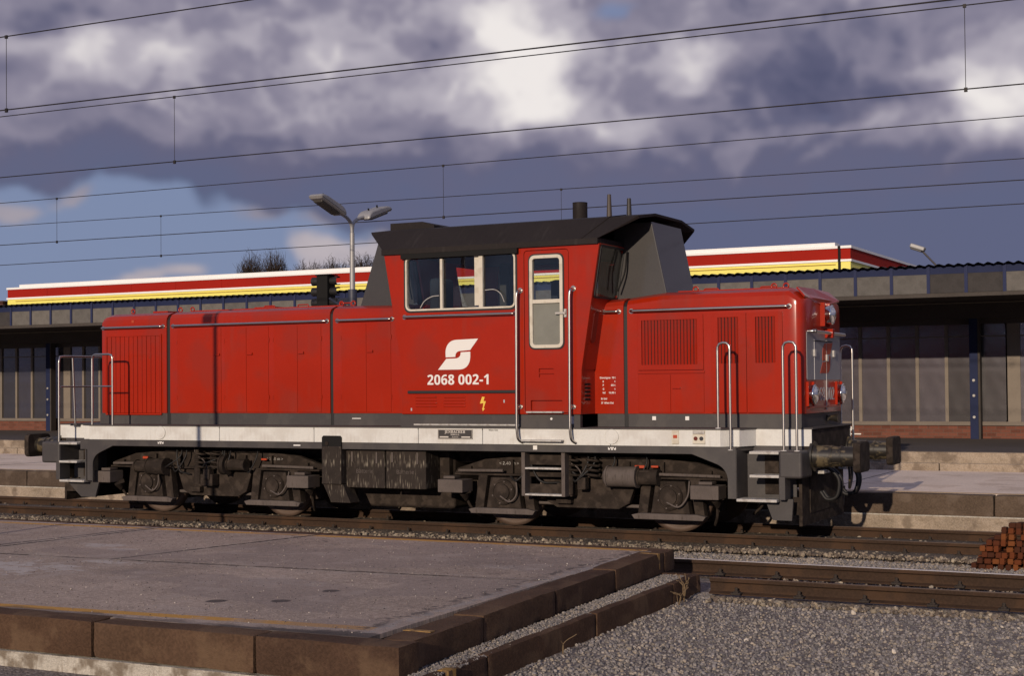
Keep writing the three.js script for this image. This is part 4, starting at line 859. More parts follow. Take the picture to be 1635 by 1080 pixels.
// ---- short hood front: panel, lamps, number ----
{
  const X = 6.122, face = (shape, d, name, mat, parent = loco) => mesh(name, new THREE.ExtrudeGeometry(shape, { depth: d, bevelEnabled: false, curveSegments: 8 }).rotateY(Math.PI / 2).translate(X, 0, 0), mat, parent);
  // shapes are drawn in (-z, y)
  face(roundRect(-0.80, 0.80, 1.985, 2.595, 0.03), 0.006, 'front_panel', M.panelGrey);
  face(poly([[-0.47, 1.99], [-0.458, 1.99], [-0.458, 2.50], [-0.47, 2.50]]), 0.012, 'panel_edge', M.printGrey);
  face(poly([[0.10, 1.59], [0.108, 1.59], [0.108, 2.50], [0.10, 2.50]]), 0.012, 'panel_edge', M.printGrey);
  face(poly([[-0.48, 2.48], [0.40, 2.48], [0.40, 2.49], [-0.48, 2.49]]), 0.014, 'panel_edge', M.black);
  for (const [z, y] of [[-0.48, 2.33], [0.10, 2.27], [0.45, 2.33]]) face(roundRect(z - 0.03, z + 0.05, y - 0.045, y + 0.045, 0.01), 0.03, 'panel_latch', M.alu);
  const logoPts = (sx, sy, ox, oy) => logoShapes().map((sh) => { const g = new THREE.ExtrudeGeometry(sh, { depth: 0.004, bevelEnabled: false, curveSegments: 10 }); g.scale(sx, sy, 1).translate(ox, oy, 0).rotateY(Math.PI / 2).translate(X + 0.006, 0, 0); return g; });
  mesh('logo', logoPts(0.62, 0.40, -0.20, 2.07), M.orange, loco);
  part('front_rail', [tube([[X, 2.60, 0.74], [X + 0.08, 2.60, 0.74], [X + 0.08, 2.585, -0.80], [X, 2.585, -0.80]], 0.021, 10, false, 0.02), cyl('x', X + 0.08, 2.60, 0.70, 0.03, 0.03, 0.05, 12)], M.chrome);
  part('rail_bracket', box(X, X + 0.11, 2.53, 2.65, -0.14, -0.06, 0.008), M.red);
  { const g = new TextGeometry('2068 002', { font: fontR, size: 0.165, depth: 0.003, curveSegments: 4 }); g.computeBoundingBox(); const k = 1.0 / g.boundingBox.max.x; g.scale(k, 1, 1).rotateY(Math.PI / 2).translate(X, 1.72, 0.50); mesh('front_number', g, M.printGrey, loco); }
  part('front_ledge', box(X - 0.02, X + 0.018, 1.62, 1.645, -0.78, 0.74, 0.006), M.red);
  for (const [y, z] of [[2.83, 0.0], [1.80, 0.69], [1.80, -0.69]]) {
    const h = thing('headlight', null, null, null, null, loco); h.name = 'headlight';
    const o = y > 2 ? 0.05 : 0;
    part('lamp_housing', [box(X - 0.02, X + 0.03 + o * 0.6, y - 0.15, y + 0.16, z + 0.118, z + 0.134, 0.005), box(X - 0.02, X + 0.03 + o * 0.6, y - 0.15, y + 0.16, z - 0.134, z - 0.118, 0.005), box(X - 0.02, X + 0.012, y - 0.15, y - 0.12, z - 0.13, z + 0.13, 0.004)], M.red, h);
    part('lamp_rim', [new THREE.TorusGeometry(0.112, 0.017, 10, 32).rotateY(Math.PI / 2).translate(X + 0.07 + o, y, z), cyl('x', X + 0.025 + o / 2, y, z, 0.108, 0.125, 0.07 + o, 28)], M.mirror, h);
    const lg = new THREE.SphereGeometry(0.17, 24, 8, 0, Math.PI * 2, 0, 0.70); lg.rotateZ(-Math.PI / 2).translate(X - 0.05 + o, y, z);
    part('lamp_lens', lg, M.lens, h);
  }
  part('horn', [cyl('x', 6.16, 1.48, -0.25, 0.02, 0.06, 0.16, 16), box(6.0, 6.12, 1.44, 1.52, -0.3, -0.2, 0.01)], M.grease);
}
function logoShapes() { // slanted two-piece emblem in a unit box
  const q = ([X, Y]) => [(X - 320) / 355, (383 - Y) / 263];
  const a = new THREE.Shape(); a.moveTo(...q([390, 276])); a.lineTo(...q([388, 240])); a.bezierCurveTo(...q([388, 170]), ...q([425, 125]), ...q([490, 125])); a.lineTo(...q([675, 119])); a.lineTo(...q([605, 216])); a.lineTo(...q([520, 222])); a.bezierCurveTo(...q([490, 224]), ...q([474, 240]), ...q([475, 273])); a.closePath();
  const b = new THREE.Shape(); b.moveTo(...q([606, 230])); b.lineTo(...q([606, 265])); b.bezierCurveTo(...q([606, 340]), ...q([570, 383]), ...q([505, 383])); b.lineTo(...q([320, 383])); b.lineTo(...q([395, 288])); b.lineTo(...q([475, 286])); b.bezierCurveTo(...q([508, 284]), ...q([522, 268]), ...q([522, 234])); b.closePath();
  return [a, b];
}
// ---- cab ----
{
  const A = [[0.54, HB], [3.27, HB], [3.29, 2.15], [3.56, 3.79], [0.26, 3.81], [0.54, 2.20]];
  const win = [0.615, 2.335, 2.99, 3.745], door = [2.455, 3.115, 1.575, 3.745];
  const cab = thing('cab', null, null, null, null, loco); cab.name = 'cab';
  for (const s of [1, -1]) {
    const sh = poly(A); sh.holes.push(roundRect(win[0], win[1], win[2], win[3], 0.09, new THREE.Path())); sh.holes.push(roundRect(door[0], door[1], door[2], door[3], 0.06, new THREE.Path()));
    const z0 = s > 0 ? W - 0.05 : -W, z1 = s > 0 ? W : -W + 0.05;
    part('side_wall', extrudeXY(sh, z0, z1, 0.006), M.red, cab);
    // side window: cream frame, two mullions, panes
    const fz = (a, b) => (s > 0 ? [W + a, W + b] : [-W - b, -W - a]);
    part('window_gasket', extrudeXY(ring(win[0] - 0.025, win[1] + 0.025, win[2] - 0.025, win[3] + 0.02, 0.11, 0.03), ...fz(-0.01, 0.008)), M.rubber, cab);
    part('window_frame', [extrudeXY(ring(win[0], win[1], win[2], win[3], 0.095, 0.024), ...fz(-0.04, 0.014)), box(1.172, 1.21, win[2] + 0.02, win[3] - 0.05, ...fz(-0.03, 0.012)), box(1.78, 1.84, win[2] + 0.02, win[3] - 0.02, ...fz(-0.03, 0.018)), box(1.695, 1.765, win[2] + 0.05, win[3] - 0.02, ...fz(-0.045, -0.02))], M.cream, cab);
    for (const [a, b, d] of [[0.64, 1.17, -0.02], [1.21, 1.72, -0.034], [1.83, 2.31, -0.02]]) part('window_pane', box(a, b, win[2] + 0.025, win[3] - 0.03, ...fz(d - 0.004, d)), M.glass, cab);
    part('rain_gutter', box(0.57, 2.385, 3.715, 3.783, ...fz(-0.01, 0.06)), M.black, cab);
    part('wiper', tube([[0.86, 3.03, s * (W + 0.02)], [0.93, 3.12, s * (W + 0.025)], [1.05, 3.18, s * (W + 0.025)], [1.16, 3.19, s * (W + 0.02)]], 0.006, 6, true), M.alu, cab);
    part('wiper', tube([[1.88, 3.24, s * (W + 0.02)], [2.03, 3.24, s * (W + 0.025)], [2.12, 3.18, s * (W + 0.025)], [2.17, 3.07, s * (W + 0.02)]], 0.006, 6, true), M.alu, cab);
    // door
    const dr = roundRect(door[0] + 0.006, door[1] - 0.006, door[2] + 0.006, door[3] - 0.006, 0.05); dr.holes.push(roundRect(2.545, 3.03, 2.44, 3.675, 0.09, new THREE.Path()));
    dr.holes.push(roundRect(2.665, 2.885, 2.045, 2.165, 0.012, new THREE.Path())); dr.holes.push(roundRect(2.54, 3.005, 1.61, 1.745, 0.012, new THREE.Path()));
    const D_ = thing('door', null, null, null, null, loco); D_.name = 'cab_door';
    part('door_leaf', extrudeXY(dr, ...fz(-0.045, -0.004), 0.004), M.red, D_);
    part('recess_plate', box(2.65, 2.90, 2.03, 2.18, ...fz(-0.06, -0.03)), M.red, D_); part('recess_plate', box(2.52, 3.02, 1.60, 1.76, ...fz(-0.075, -0.045)), M.red, D_);
    part('grip_bar', box(2.665, 2.885, 2.095, 2.118, ...fz(-0.03, -0.01), 0.004), M.red, D_);
    part('window_gasket', extrudeXY(ring(2.525, 3.05, 2.42, 3.695, 0.10, 0.03), ...fz(-0.006, 0.006)), M.rubber, D_);
    part('window_frame', [extrudeXY(ring(2.543, 3.032, 2.438, 3.677, 0.09, 0.045), ...fz(-0.03, 0.016), 0.004), box(2.56, 3.02, 3.035, 3.085, ...fz(-0.02, 0.01))], M.cream, D_);
    part('window_pane', box(2.57, 3.01, 3.08, 3.65, ...fz(-0.022, -0.018)), M.glass, D_);
    part('window_pane', box(2.57, 3.01, 2.46, 3.04, ...fz(-0.024, -0.018)), M.frosted, D_);
    part('door_latch', [box(3.045, 3.085, 2.84, 2.95, ...fz(-0.004, 0.014), 0.006), box(2.925, 3.07, 2.88, 2.91, ...fz(0.014, 0.034), 0.008), cyl('z', 3.065, 2.895, s * (W + 0.016), 0.018, 0.018, 0.04, 10)], M.alu, D_);
    part('door_sill', box(2.50, 3.03, 1.578, 1.60, ...fz(-0.01, 0.06), 0.005), M.alu, D_);
    // vertical handrails, grab rail, beading
    for (const x of [2.385, 3.165]) part('handrail', [tube([[x + 0.02, 3.215, s * W], [x + 0.01, 3.20, s * (W + 0.085)], [x, 3.12, s * (W + 0.09)], [x - 0.01, 1.36, s * (W + 0.09)], [x, 1.22, s * (W + 0.07)], [x + 0.035, 1.185, s * (W + 0.01)]], 0.019, 10, false, 0.05), rod([x + 0.012, 1.66, s * W], [x - 0.006, 1.66, s * (W + 0.085)], 0.012), cyl('z', x + 0.02, 3.215, s * (W + 0.004), 0.038, 0.038, 0.012, 14), cyl('z', x + 0.014, 1.66, s * (W + 0.004), 0.03, 0.03, 0.012, 14)], M.chrome);
    part('grab_rail', [tube([[0.595, 2.91, s * W], [0.595, 2.91, s * (W + 0.055)], [2.325, 2.91, s * (W + 0.055)], [2.325, 2.91, s * W]], 0.019, 10, false, 0.03), cyl('z', 0.595, 2.91, s * (W + 0.004), 0.034, 0.034, 0.01, 14), cyl('z', 2.325, 2.91, s * (W + 0.004), 0.034, 0.034, 0.01, 14)], M.chrome);
    part('belt_strip', box(0.645, 2.35, 1.845, 1.885, ...fz(0, 0.026), 0.006), M.rubber, cab);
    { const g = []; for (const x of [0.93, 1.38]) for (let k = 0; k < 4; k++) g.push(new THREE.CapsuleGeometry(0.013, 0.32, 3, 8).rotateZ(Math.PI / 2).scale(1, 1, 0.8).translate(x, 1.795 - k * 0.042, s * W)); part('vent_slot', g, M.red, cab); }
    part('small_label', [box(2.135, 2.155, 1.715, 1.755, ...fz(-0.002, 0.004)), box(0.685, 0.705, 1.605, 1.645, ...fz(-0.002, 0.004))], M.printGrey, cab);
    // base below the cab, threshold
    part('cab_base', box(0.50, 3.25, D - 0.003, HB - 0.001, ...fz(-0.10, -0.03)), M.grey);
    part('base_ledge', box(0.72, 2.36, 1.405, 1.425, ...fz(-0.03, -0.015)), M.alu);
    part('white_label', box(3.09, 3.16, 1.435, 1.535, ...fz(-0.03, -0.024)), M.printGrey);
    part('lamp_stud', cyl('z', 2.835, 1.50, s * (W - 0.025), 0.016, 0.016, 0.012, 12), M.print);
    // steps under the door
    part('threshold_step', box(2.44, 3.03, 1.20, 1.225, ...fz(0, 0.10), 0.006), M.alu);
    part('white_label', box(2.57, 2.63, 1.09, 1.145, ...fz(-0.006, -0.001)), M.print);
    const st = thing('step_frame', null, null, null, null, loco); st.name = 'cab_steps';
    for (const [a, b] of [[2.37, 2.42], [2.96, 3.01]]) part('step_side', box(a, b, 0.47, 1.06, ...fz(-0.24, -0.05)), M.dusty, st);
    part('step_tread', [box(2.42, 2.96, 0.825, 0.85, ...fz(-0.20, -0.05), 0.005)], M.alu, st); part('step_tread', [box(2.42, 2.96, 0.475, 0.50, ...fz(-0.20, -0.05), 0.005)], M.alu, st);
    part('kick_plate', [box(2.42, 2.96, 0.50, 0.62, ...fz(-0.22, -0.20)), box(2.42, 2.96, 0.72, 0.78, ...fz(-0.22, -0.20)), box(2.42, 2.96, 0.88, 1.02, ...fz(-0.22, -0.20))], M.under, st);
  }
  // end walls: vertical below, leaning out above, with windows beside the fairing
  for (const e of [1, -1]) {
    const xb = e > 0 ? 3.27 : 0.54, xm = e > 0 ? 3.29 : 0.54, xt = e > 0 ? 3.56 : 0.26, ym = e > 0 ? 2.15 : 2.20, yt = 3.80;
    for (const s of [1, -1]) part('end_wall', box(Math.min(xb, xb - e * 0.04), Math.max(xb, xb - e * 0.04), HB, ym, s * 0.90, s * (W - 0.051)), M.red, cab);
    const L = Math.hypot(xt - xm, yt - ym), sh = roundRect(-W + 0.052, W - 0.052, 0, L, 0.002), k = (y) => (y - ym) / (yt - ym) * L;
    for (const s of [1, -1]) { const a = s > 0 ? 0.56 : -1.33, b = s > 0 ? 1.33 : -0.56; sh.holes.push(roundRect(a, b, k(3.10), k(3.77), 0.05, new THREE.Path())); }
    const tilt = Math.atan2(xt - xm, yt - ym);
    const put = (g) => g.rotateY(Math.PI / 2).rotateZ(-tilt).translate(xm, ym, 0);
    part('end_wall', put(extrudeXY(sh, e > 0 ? -0.045 : 0.005, e > 0 ? -0.005 : 0.045)), M.red, cab);
    for (const s of [1, -1]) {
      const a = s > 0 ? 0.545 : -1.345, b = s > 0 ? 1.345 : -0.545;
      part('window_gasket', put(extrudeXY(ring(a, b, k(3.085), k(3.785), 0.06, 0.03), -0.004, 0.012)), M.rubber, cab);
      part('window_pane', put(extrudeXY(roundRect(a + 0.02, b - 0.02, k(3.105), k(3.765), 0.05), -0.02, -0.014)), M.glass, cab);
      if (e > 0) { part('slot_window', put(extrudeXY(roundRect(s > 0 ? -1.25 : 1.11, s > 0 ? -1.11 : 1.25, k(2.50), k(2.92), 0.065), -0.004, 0.006)), M.tailLamp ??= phys([0.10, 0.008, 0.006], { roughness: 0.3 }), cab); }
    }
    part('wiper', tube([[e > 0 ? 3.62 : 0.2, 3.75, 0.62], [e > 0 ? 3.60 : 0.22, 3.45, 0.66], [e > 0 ? 3.52 : 0.3, 3.2, 0.72]], 0.012, 6, true), M.black, cab);
  }
  { const g = []; for (let k = 0; k < 5; k++) g.push(box(3.268, 3.276, 1.74 + k * 0.05, 1.768 + k * 0.05, 1.10, 1.27)); part('vent_slot', g, M.black, cab); }
  // interior
  part('floor', box(0.6, 3.22, 1.95, 2.0, -1.35, 1.35), M.interior, cab);
  part('control_desk', [box(2.55, 3.1, 2.0, 2.85, -1.1, -0.1, 0.03), box(0.7, 1.2, 2.0, 2.95, -0.2, 0.9, 0.03), box(1.45, 1.62, 2.9, 3.7, -0.2, 0.2, 0.02)], M.interior, cab);
  for (const [x, z] of [[0.78, 0.72], [2.05, -0.6]]) part('driver_seat', [box(x - 0.07, x + 0.10, 2.75, 3.48, z - 0.23, z + 0.23, 0.06), box(x - 0.05, x + 0.42, 2.62, 2.76, z - 0.23, z + 0.23, 0.05), cyl('y', x + 0.15, 2.3, z, 0.06, 0.06, 0.65, 12)], M.seat, cab);
  // roof: fascia, leaning sides, visors at both ends, crowned top
  const lower = [[0.27, 1.43], [3.56, 1.43]], yF0 = 3.785, yF1 = 3.865;
  part('roof_fascia', [box(0.24, 3.55, yF0, yF1, 1.36, 1.445, 0.006), box(0.24, 3.55, yF0, yF1, -1.445, -1.36, 0.006), box(0.24, 0.30, yF0, yF1, -1.35, 1.35), box(3.49, 3.55, yF0, yF1, -1.35, 1.35)], M.roof);
  const v = [];
  const ring0 = [[0.25, yF1, 1.44], [3.565, yF1, 1.44], [3.565, yF1, -1.44], [0.25, yF1, -1.44]];
  const ring1 = [[-0.17, 4.165, 1.06], [3.975, 4.165, 1.06], [3.975, 4.165, -1.06], [-0.17, 4.165, -1.06]];
  const ring2 = [[-0.18, 4.245, 0.5], [3.99, 4.245, 0.5], [3.99, 4.245, -0.5], [-0.18, 4.245, -0.5]];
  const q = (a, b, c, d) => v.push(...a, ...b, ...c, ...a, ...c, ...d);
  const inner = (p, dy) => [p[0], p[1] - dy, p[2] * 0.985];
  q(ring0[0], ring0[1], ring1[1], ring1[0]); q(ring0[2], ring0[3], ring1[3], ring1[2]);
  q(ring1[0], ring1[1], ring2[1], ring2[0]); q(ring2[0], ring2[1], ring2[2], ring2[3]); q(ring2[3], ring2[2], ring1[2], ring1[3]);
  // underside and end edges give the plates thickness
  const T = 0.035, r0 = ring0.map((p) => [p[0], p[1], p[2] - Math.sign(p[2]) * 0.03]), r1 = ring1.map((p) => [p[0], p[1] - T, p[2] - Math.sign(p[2]) * 0.02]), r2 = ring2.map((p) => [p[0], p[1] - T, p[2]]);
  q(r0[1], r0[0], r1[0], r1[1]); q(r0[3], r0[2], r1[2], r1[3]); q(r1[1], r1[0], r2[0], r2[1]); q(r2[1], r2[0], r2[3], r2[2]); q(r2[2], r2[3], r1[3], r1[2]);
  for (const [a, b] of [[0, 3], [1, 2]]) { q(ring0[a], ring1[a], r1[a], r0[a]); q(ring1[a], ring2[a], r2[a], r1[a]); q(ring2[a], ring2[b], r2[b], r2[a]); q(ring2[b], ring1[b], r1[b], r2[b]); q(ring1[b], ring0[b], r0[b], r1[b]); }
  const rg = new THREE.BufferGeometry(); rg.setAttribute('position', new THREE.Float32BufferAttribute(v, 3)); rg.computeVertexNormals();
  part('roof_shell', rg, M.roof);
  part('ceiling', box(0.3, 3.49, 3.80, 3.83, -1.35, 1.35), M.interior);
  part('roof_seam', [rod([3.32, yF1 + 0.004, 1.44], [3.56, 4.172, 1.06], 0.006, 0.006, 6), rod([3.56, 4.172, 1.06], [3.56, 4.25, 0.5], 0.006, 0.006, 6)], M.roof);
  part('roof_box', extrudeXY(poly([[-0.12, 4.20], [-0.12, 4.33], [0.42, 4.33], [0.62, 4.27], [0.62, 4.20]]), -0.45, 0.62, 0.006), M.roof);
  part('exhaust_stack', [cyl('y', 2.65, 4.38, 0, 0.105, 0.105, 0.28, 28), new THREE.TorusGeometry(0.1, 0.008, 6, 28).rotateX(Math.PI / 2).translate(2.65, 4.52, 0)], M.roof);
  part('antenna', [cyl('y', 3.10, 4.43, 0, 0.042, 0.026, 0.37, 14), cyl('y', 3.10, 4.255, 0, 0.06, 0.05, 0.03, 14)], std([0.06, 0.045, 0.035], { roughness: 0.55 }));
  part('antenna', [cyl('y', 3.40, 4.39, 0, 0.040, 0.028, 0.30, 14)], std([0.03, 0.026, 0.024], { roughness: 0.55 }));
}
// fairings between cab and hoods
for (const [pts, n] of [[[[0.30, 3.09], [-0.70, 3.10], [-0.35, 4.12], [0.30, 4.12]], 'r'], [[[3.40, 3.06], [4.17, 3.12], [3.955, 4.13], [3.40, 4.13]], 'f']])
  part('exhaust_fairing', extrudeXY(poly(n === 'r' ? pts.slice().reverse() : pts), -0.56, 0.56, 0.012), M.fairing);
// ---- markings ----
{
  const z = W + 0.001;
  mesh('logo', logoShapes().map((s) => new THREE.ExtrudeGeometry(s, { depth: 0.002, bevelEnabled: false, curveSegments: 12 }).scale(0.63, 0.415, 1).translate(1.125, 2.17, z)), M.print, loco);
  text('road_number', '2068 002-1', 0.138, 0.955, 1.965, z, M.print, loco, font, 0.955);
  const b = [[745, 608], [767, 610], [757, 645], [777, 648], [758, 705], [767, 712], [750, 735], [744, 708], [750, 705], [755, 664], [726, 668]].map(([X, Y]) => [1.775 + (X - 726) * 0.0018, 1.60 + (735 - Y) * 0.00155]);
  mesh('warning_bolt', extrudeXY(poly(b.reverse()), z, z + 0.002), M.yellow, loco);
  const lines = [['Dienstgew  70 t', 3.345, 2.025, 0.225], ['R', 3.385, 1.975, 0.018], ['t', 3.555, 1.975, 0.012], ['P', 3.385, 1.925, 0.016], ['60 t', 3.505, 1.925, 0.062], ['G', 3.385, 1.875, 0.02], ['t', 3.555, 1.875, 0.012], ['Hd', 3.385, 1.825, 0.036], ['14.00 t', 3.47, 1.825, 0.098], ['Br Uml', 3.36, 1.745, 0.085], ['Zf  Wien Ost', 3.36, 1.69, 0.18]];
  for (const [s, x, y, w] of lines) text('data_lettering', s, 0.026, x, y, HZ + 0.001, M.print, loco, font, w);
  // maker's plate
  const c = document.createElement('canvas'); c.width = 512; c.height = 128; const k = c.getContext('2d');
  k.fillStyle = '#3a3634'; k.fillRect(0, 0, 512, 128); k.strokeStyle = '#b9b2a8'; k.lineWidth = 6; k.strokeRect(5, 5, 502, 118);
  k.fillStyle = '#d0c9be'; k.textAlign = 'center'; k.font = 'bold 50px serif'; k.fillText('JENBACHER', 256, 50, 470); k.font = 'bold 24px sans-serif'; k.fillText('WERKE A.G.', 256, 78);
  k.font = '28px serif'; k.fillText('Austria', 256, 110); k.fillRect(28, 94, 130, 16); k.fillRect(350, 94, 130, 16);
  const t = new THREE.CanvasTexture(c); t.colorSpace = THREE.SRGBColorSpace;
  const m = new THREE.Mesh(new THREE.PlaneGeometry(0.54, 0.13), std(t, { roughness: 0.5 })); m.name = 'maker_plate_print'; m.position.set(1.39, 1.287, W + 0.0135); loco.add(m);
  part('maker_plate', box(1.12, 1.66, 1.222, 1.352, W, W + 0.012, 0.004), M.alu);
  text('frame_lettering', 'Wien Ost', 0.022, 1.905, 1.335, W + 0.001, M.black, loco, fontR, 0.14);
  // sockets on the band
  const s1 = part('socket_box', box(4.54, 4.635, 1.185, 1.362, W - 0.005, W + 0.014, 0.006), M.cream);
  part('indicator', box(4.56, 4.615, 1.26, 1.302, W + 0.01, W + 0.018, 0.002), M.orange, s1);
  const s2 = part('socket_box', [box(4.82, 4.985, 1.205, 1.362, W - 0.005, W + 0.012, 0.006), box(4.82, 4.985, 1.195, 1.21, W - 0.005, W + 0.02)], M.cream);
  part('socket', cyl('z', 4.862, 1.258, W + 0.014, 0.026, 0.026, 0.014, 16), std([0.13, 0.03, 0.022]), s2); part('socket', cyl('z', 4.938, 1.258, W + 0.014, 0.026, 0.026, 0.014, 16), std([0.05, 0.05, 0.055]), s2);
  part('socket_lid', box(4.825, 4.98, 1.315, 1.355, W + 0.012, W + 0.024, 0.004), M.alu, s2);
  part('white_label', box(-0.60, -0.45, 1.478, 1.49, 0.928, 0.934), M.print);
}
// ---- between the bogies: battery boxes, chute ----
for (const s of [1, -1]) {
  for (const [a, b] of [[-0.47, 0.18], [0.20, 0.85]]) {
    const bb = part('battery_box', box(a, b, 0.51, 1.06, s * 0.85, s * 1.30, 0.012), M.streaky);
    part('box_strap', [box(a + 0.10, a + 0.125, 0.88, 1.02, s * 1.30, s * 1.315), box(b - 0.14, b - 0.115, 0.86, 1.02, s * 1.30, s * 1.315)], M.dusty, bb);
    if (s > 0) text('box_stencil', 'Batterie', 0.055, a + 0.18, 0.72, 1.301, M.dusty, bb, fontR, 0.28);
  }
  const ch = part('filler_chute', [box(-0.79, -0.46, 0.56, 1.10, s * 1.12, s * (W + 0.03), 0.01), extrudeXY(poly([[-0.79, 0.555], [-0.46, 0.555], [-0.33, 0.30], [-0.66, 0.30]].reverse()), s > 0 ? 1.16 : -1.40, s > 0 ? 1.40 : -1.16)], M.streaky);
  part('chute_bracket', extrudeXY(poly([[-0.79, 1.08], [-0.46, 1.08], [-0.46, 1.225], [-0.485, 1.25], [-0.765, 1.25], [-0.79, 1.225]]), s > 0 ? W + 0.001 : -W - 0.025, s > 0 ? W + 0.025 : -W - 0.001), M.black, ch);
  part('bracket_bolt', cyl('z', -0.70, 1.14, s * (W + 0.03), 0.03, 0.03, 0.016, 12), M.under, ch);
}
part('added_light_block', box(-0.62, 1.02, 0.20, 0.98, -0.80, 0.80, 0.06), M.under);  // added block that stops sunlight passing under the frame between the bogies
// ---- bogies ----
function helix(x, y0, y1, z, R, r, turns) { const p = []; for (let i = 0; i <= turns * 10; i++) { const a = i / 10 * Math.PI * 2; p.push([x + R * Math.cos(a), mix(y0, y1, i / (turns * 10)), z + R * Math.sin(a)]); } const c = new THREE.CatmullRomCurve3(p.map((q) => V3(...q))); return new THREE.TubeGeometry(c, turns * 14, r, 6, false); }
function bogie(axles, seed) {
  const B = thing('bogie', null, null, null, null, loco); B.name = 'bogie';
  const c = (axles[0] + axles[1]) / 2, r = mulberry(seed);
  const P = (n, g, m) => mesh(n, g, m, B);
  for (const ax of axles) {
    P('axle', cyl('z', ax, 0.475, 0, 0.085, 0.085, 1.9, 16), M.under);
    for (const s of [1, -1]) {
      const prof = [[0.06, -0.07], [0.40, -0.055], [0.40, -0.035], [0.475, -0.045], [0.468, 0.075], [0.40, 0.072], [0.37, 0.03], [0.14, 0.05], [0.13, 0.09], [0.06, 0.09]].map(([q, h]) => new THREE.Vector2(q, h));
      P('wheel', new THREE.LatheGeometry([...prof, prof[0]], 48).rotateX(s * Math.PI / 2).translate(ax, 0.476, s * 0.74), M.rustWheel ??= std(patchy([0.11, 0.072, 0.052], { metres: 0.5, coarse: 0.25, fine: 0.15 }), { roughness: 0.6 }));
    }
  }
  for (const s of [1, -1]) {
    const z = (a, b) => (s > 0 ? [a, b] : [-b, -a]);
    const sh = poly([[c - 2.02, 0.74], [c - 1.98, 0.80], [c - 1.55, 0.93], [c - 0.9, 0.985], [c + 0.9, 0.985], [c + 1.55, 0.93], [c + 1.98, 0.80], [c + 2.02, 0.74], [c + 1.62, 0.70], [c + 0.72, 0.72], [c + 0.60, 0.38], [c + 0.45, 0.30], [c - 0.45, 0.30], [c - 0.60, 0.38], [c - 0.72, 0.72], [c - 1.62, 0.70]]);
    P('side_frame', extrudeXY(sh, ...z(0.92, 1.02), 0.01), M.under);
    P('frame_flange', [box(c - 1.98, c + 1.98, 0.715, 0.74, ...z(1.021, 1.10)), box(c - 0.9, c + 0.9, 0.975, 1.0, ...z(0.90, 1.08))], M.under);
    for (const dx of [-1.75, -1.1, -0.62, -0.2, 0.2, 0.62, 1.1, 1.75]) P('frame_rib', box(c + dx - 0.012, c + dx + 0.012, 0.745, Math.abs(dx) > 1.5 ? 0.83 : 0.93, ...z(1.021, 1.07)), M.under);
    axles.forEach((ax, i) => {
      const o = i ? 1 : -1; // outward
      P('axle_box', extrudeXY(poly([[ax - 0.27, 0.27], [ax + 0.27, 0.27], [ax + 0.20, 0.69], [ax - 0.20, 0.69]]), ...z(0.98, 1.115), 0.015), M.under);
      P('axle_box_cover', [cyl('z', ax, 0.49, s * 1.125, s > 0 ? 0.185 : 0.17, s > 0 ? 0.17 : 0.185, 0.05, 26), cyl('z', ax, 0.49, s * 1.16, 0.11, 0.11, 0.03, 20), new THREE.TorusGeometry(0.15, 0.012, 6, 24).translate(ax, 0.49, s * 1.15)], i ^ (s > 0) ? M.under : M.under);
      P('cover_bolt', [0, 1, 2, 3, 4, 5].map((k) => cyl('z', ax + 0.15 * Math.cos(k * 1.047 + 0.3), 0.49 + 0.15 * Math.sin(k * 1.047 + 0.3), s * 1.157, 0.012, 0.012, 0.02, 6)), M.dusty);
      for (const d of [-0.36, 0.36]) P('horn_guide', extrudeXY(poly(d < 0 ? [[ax - 0.46, 0.25], [ax - 0.33, 0.25], [ax - 0.26, 0.72], [ax - 0.40, 0.72]] : [[ax + 0.33, 0.25], [ax + 0.46, 0.25], [ax + 0.40, 0.72], [ax + 0.26, 0.72]]), ...z(0.96, 1.09), 0.008), M.under);
      P('equalizer_bar', extrudeXY(poly([[ax - 0.48, 0.195], [ax + 0.46, 0.195], [ax + 0.50, 0.25], [ax + 0.38, 0.272], [ax - 0.42, 0.272], [ax - 0.52, 0.25]]), ...z(1.05, 1.17), 0.008), M.dusty);
      P('sand_box', [box(ax + (o < 0 ? (seed > 1 ? -0.95 : -1.02) : 0.33), ax + (o < 0 ? (seed > 1 ? -0.56 : -0.66) : 0.71), 0.475, 0.655, ...z(0.96, 1.27), 0.012), box(ax + (o < 0 ? -0.90 : 0.42), ax + (o < 0 ? -0.72 : 0.60), 0.66, 0.70, ...z(1.02, 1.2), 0.01)], M.dusty);
      P('sand_hopper', rod([ax + o * 0.62, 0.475, s * 1.1], [ax + o * 0.62, 0.36, s * 1.05], 0.11, 0.03, 4), M.under);
      P('sand_pipe', tube([[ax + o * 0.62, 0.40, s * 1.05], [ax + o * 0.58, 0.24, s * 0.95], [ax + o * 0.50, 0.12, s * 0.80]], 0.02, 8, true), M.under);
      P('brake_shoe', extrudeXY(poly([[ax + o * 0.52, 0.28], [ax + o * 0.62, 0.30], [ax + o * 0.66, 0.62], [ax + o * 0.53, 0.62]].sort((a, b) => 0)), ...z(0.70, 0.80)), M.under);
    });
    for (const dx of [-0.28, 0.02]) P('coil_spring', helix(c + dx + 0.12, 0.74, 1.0, s * 1.14, 0.085, 0.017, 4), M.under);
    const bcx = seed > 1 ? [[c + 0.36, c + 0.79, 0.74, 0.135], [c + 0.80, c + 1.08, 0.74, 0.10]] : [[c - 1.15, c - 0.80, 0.74, 0.125], [c - 1.40, c - 1.14, 0.74, 0.09], [c + 0.28, c + 0.38, 0.79, 0.145], [c + 0.38, c + 0.72, 0.79, 0.085]];
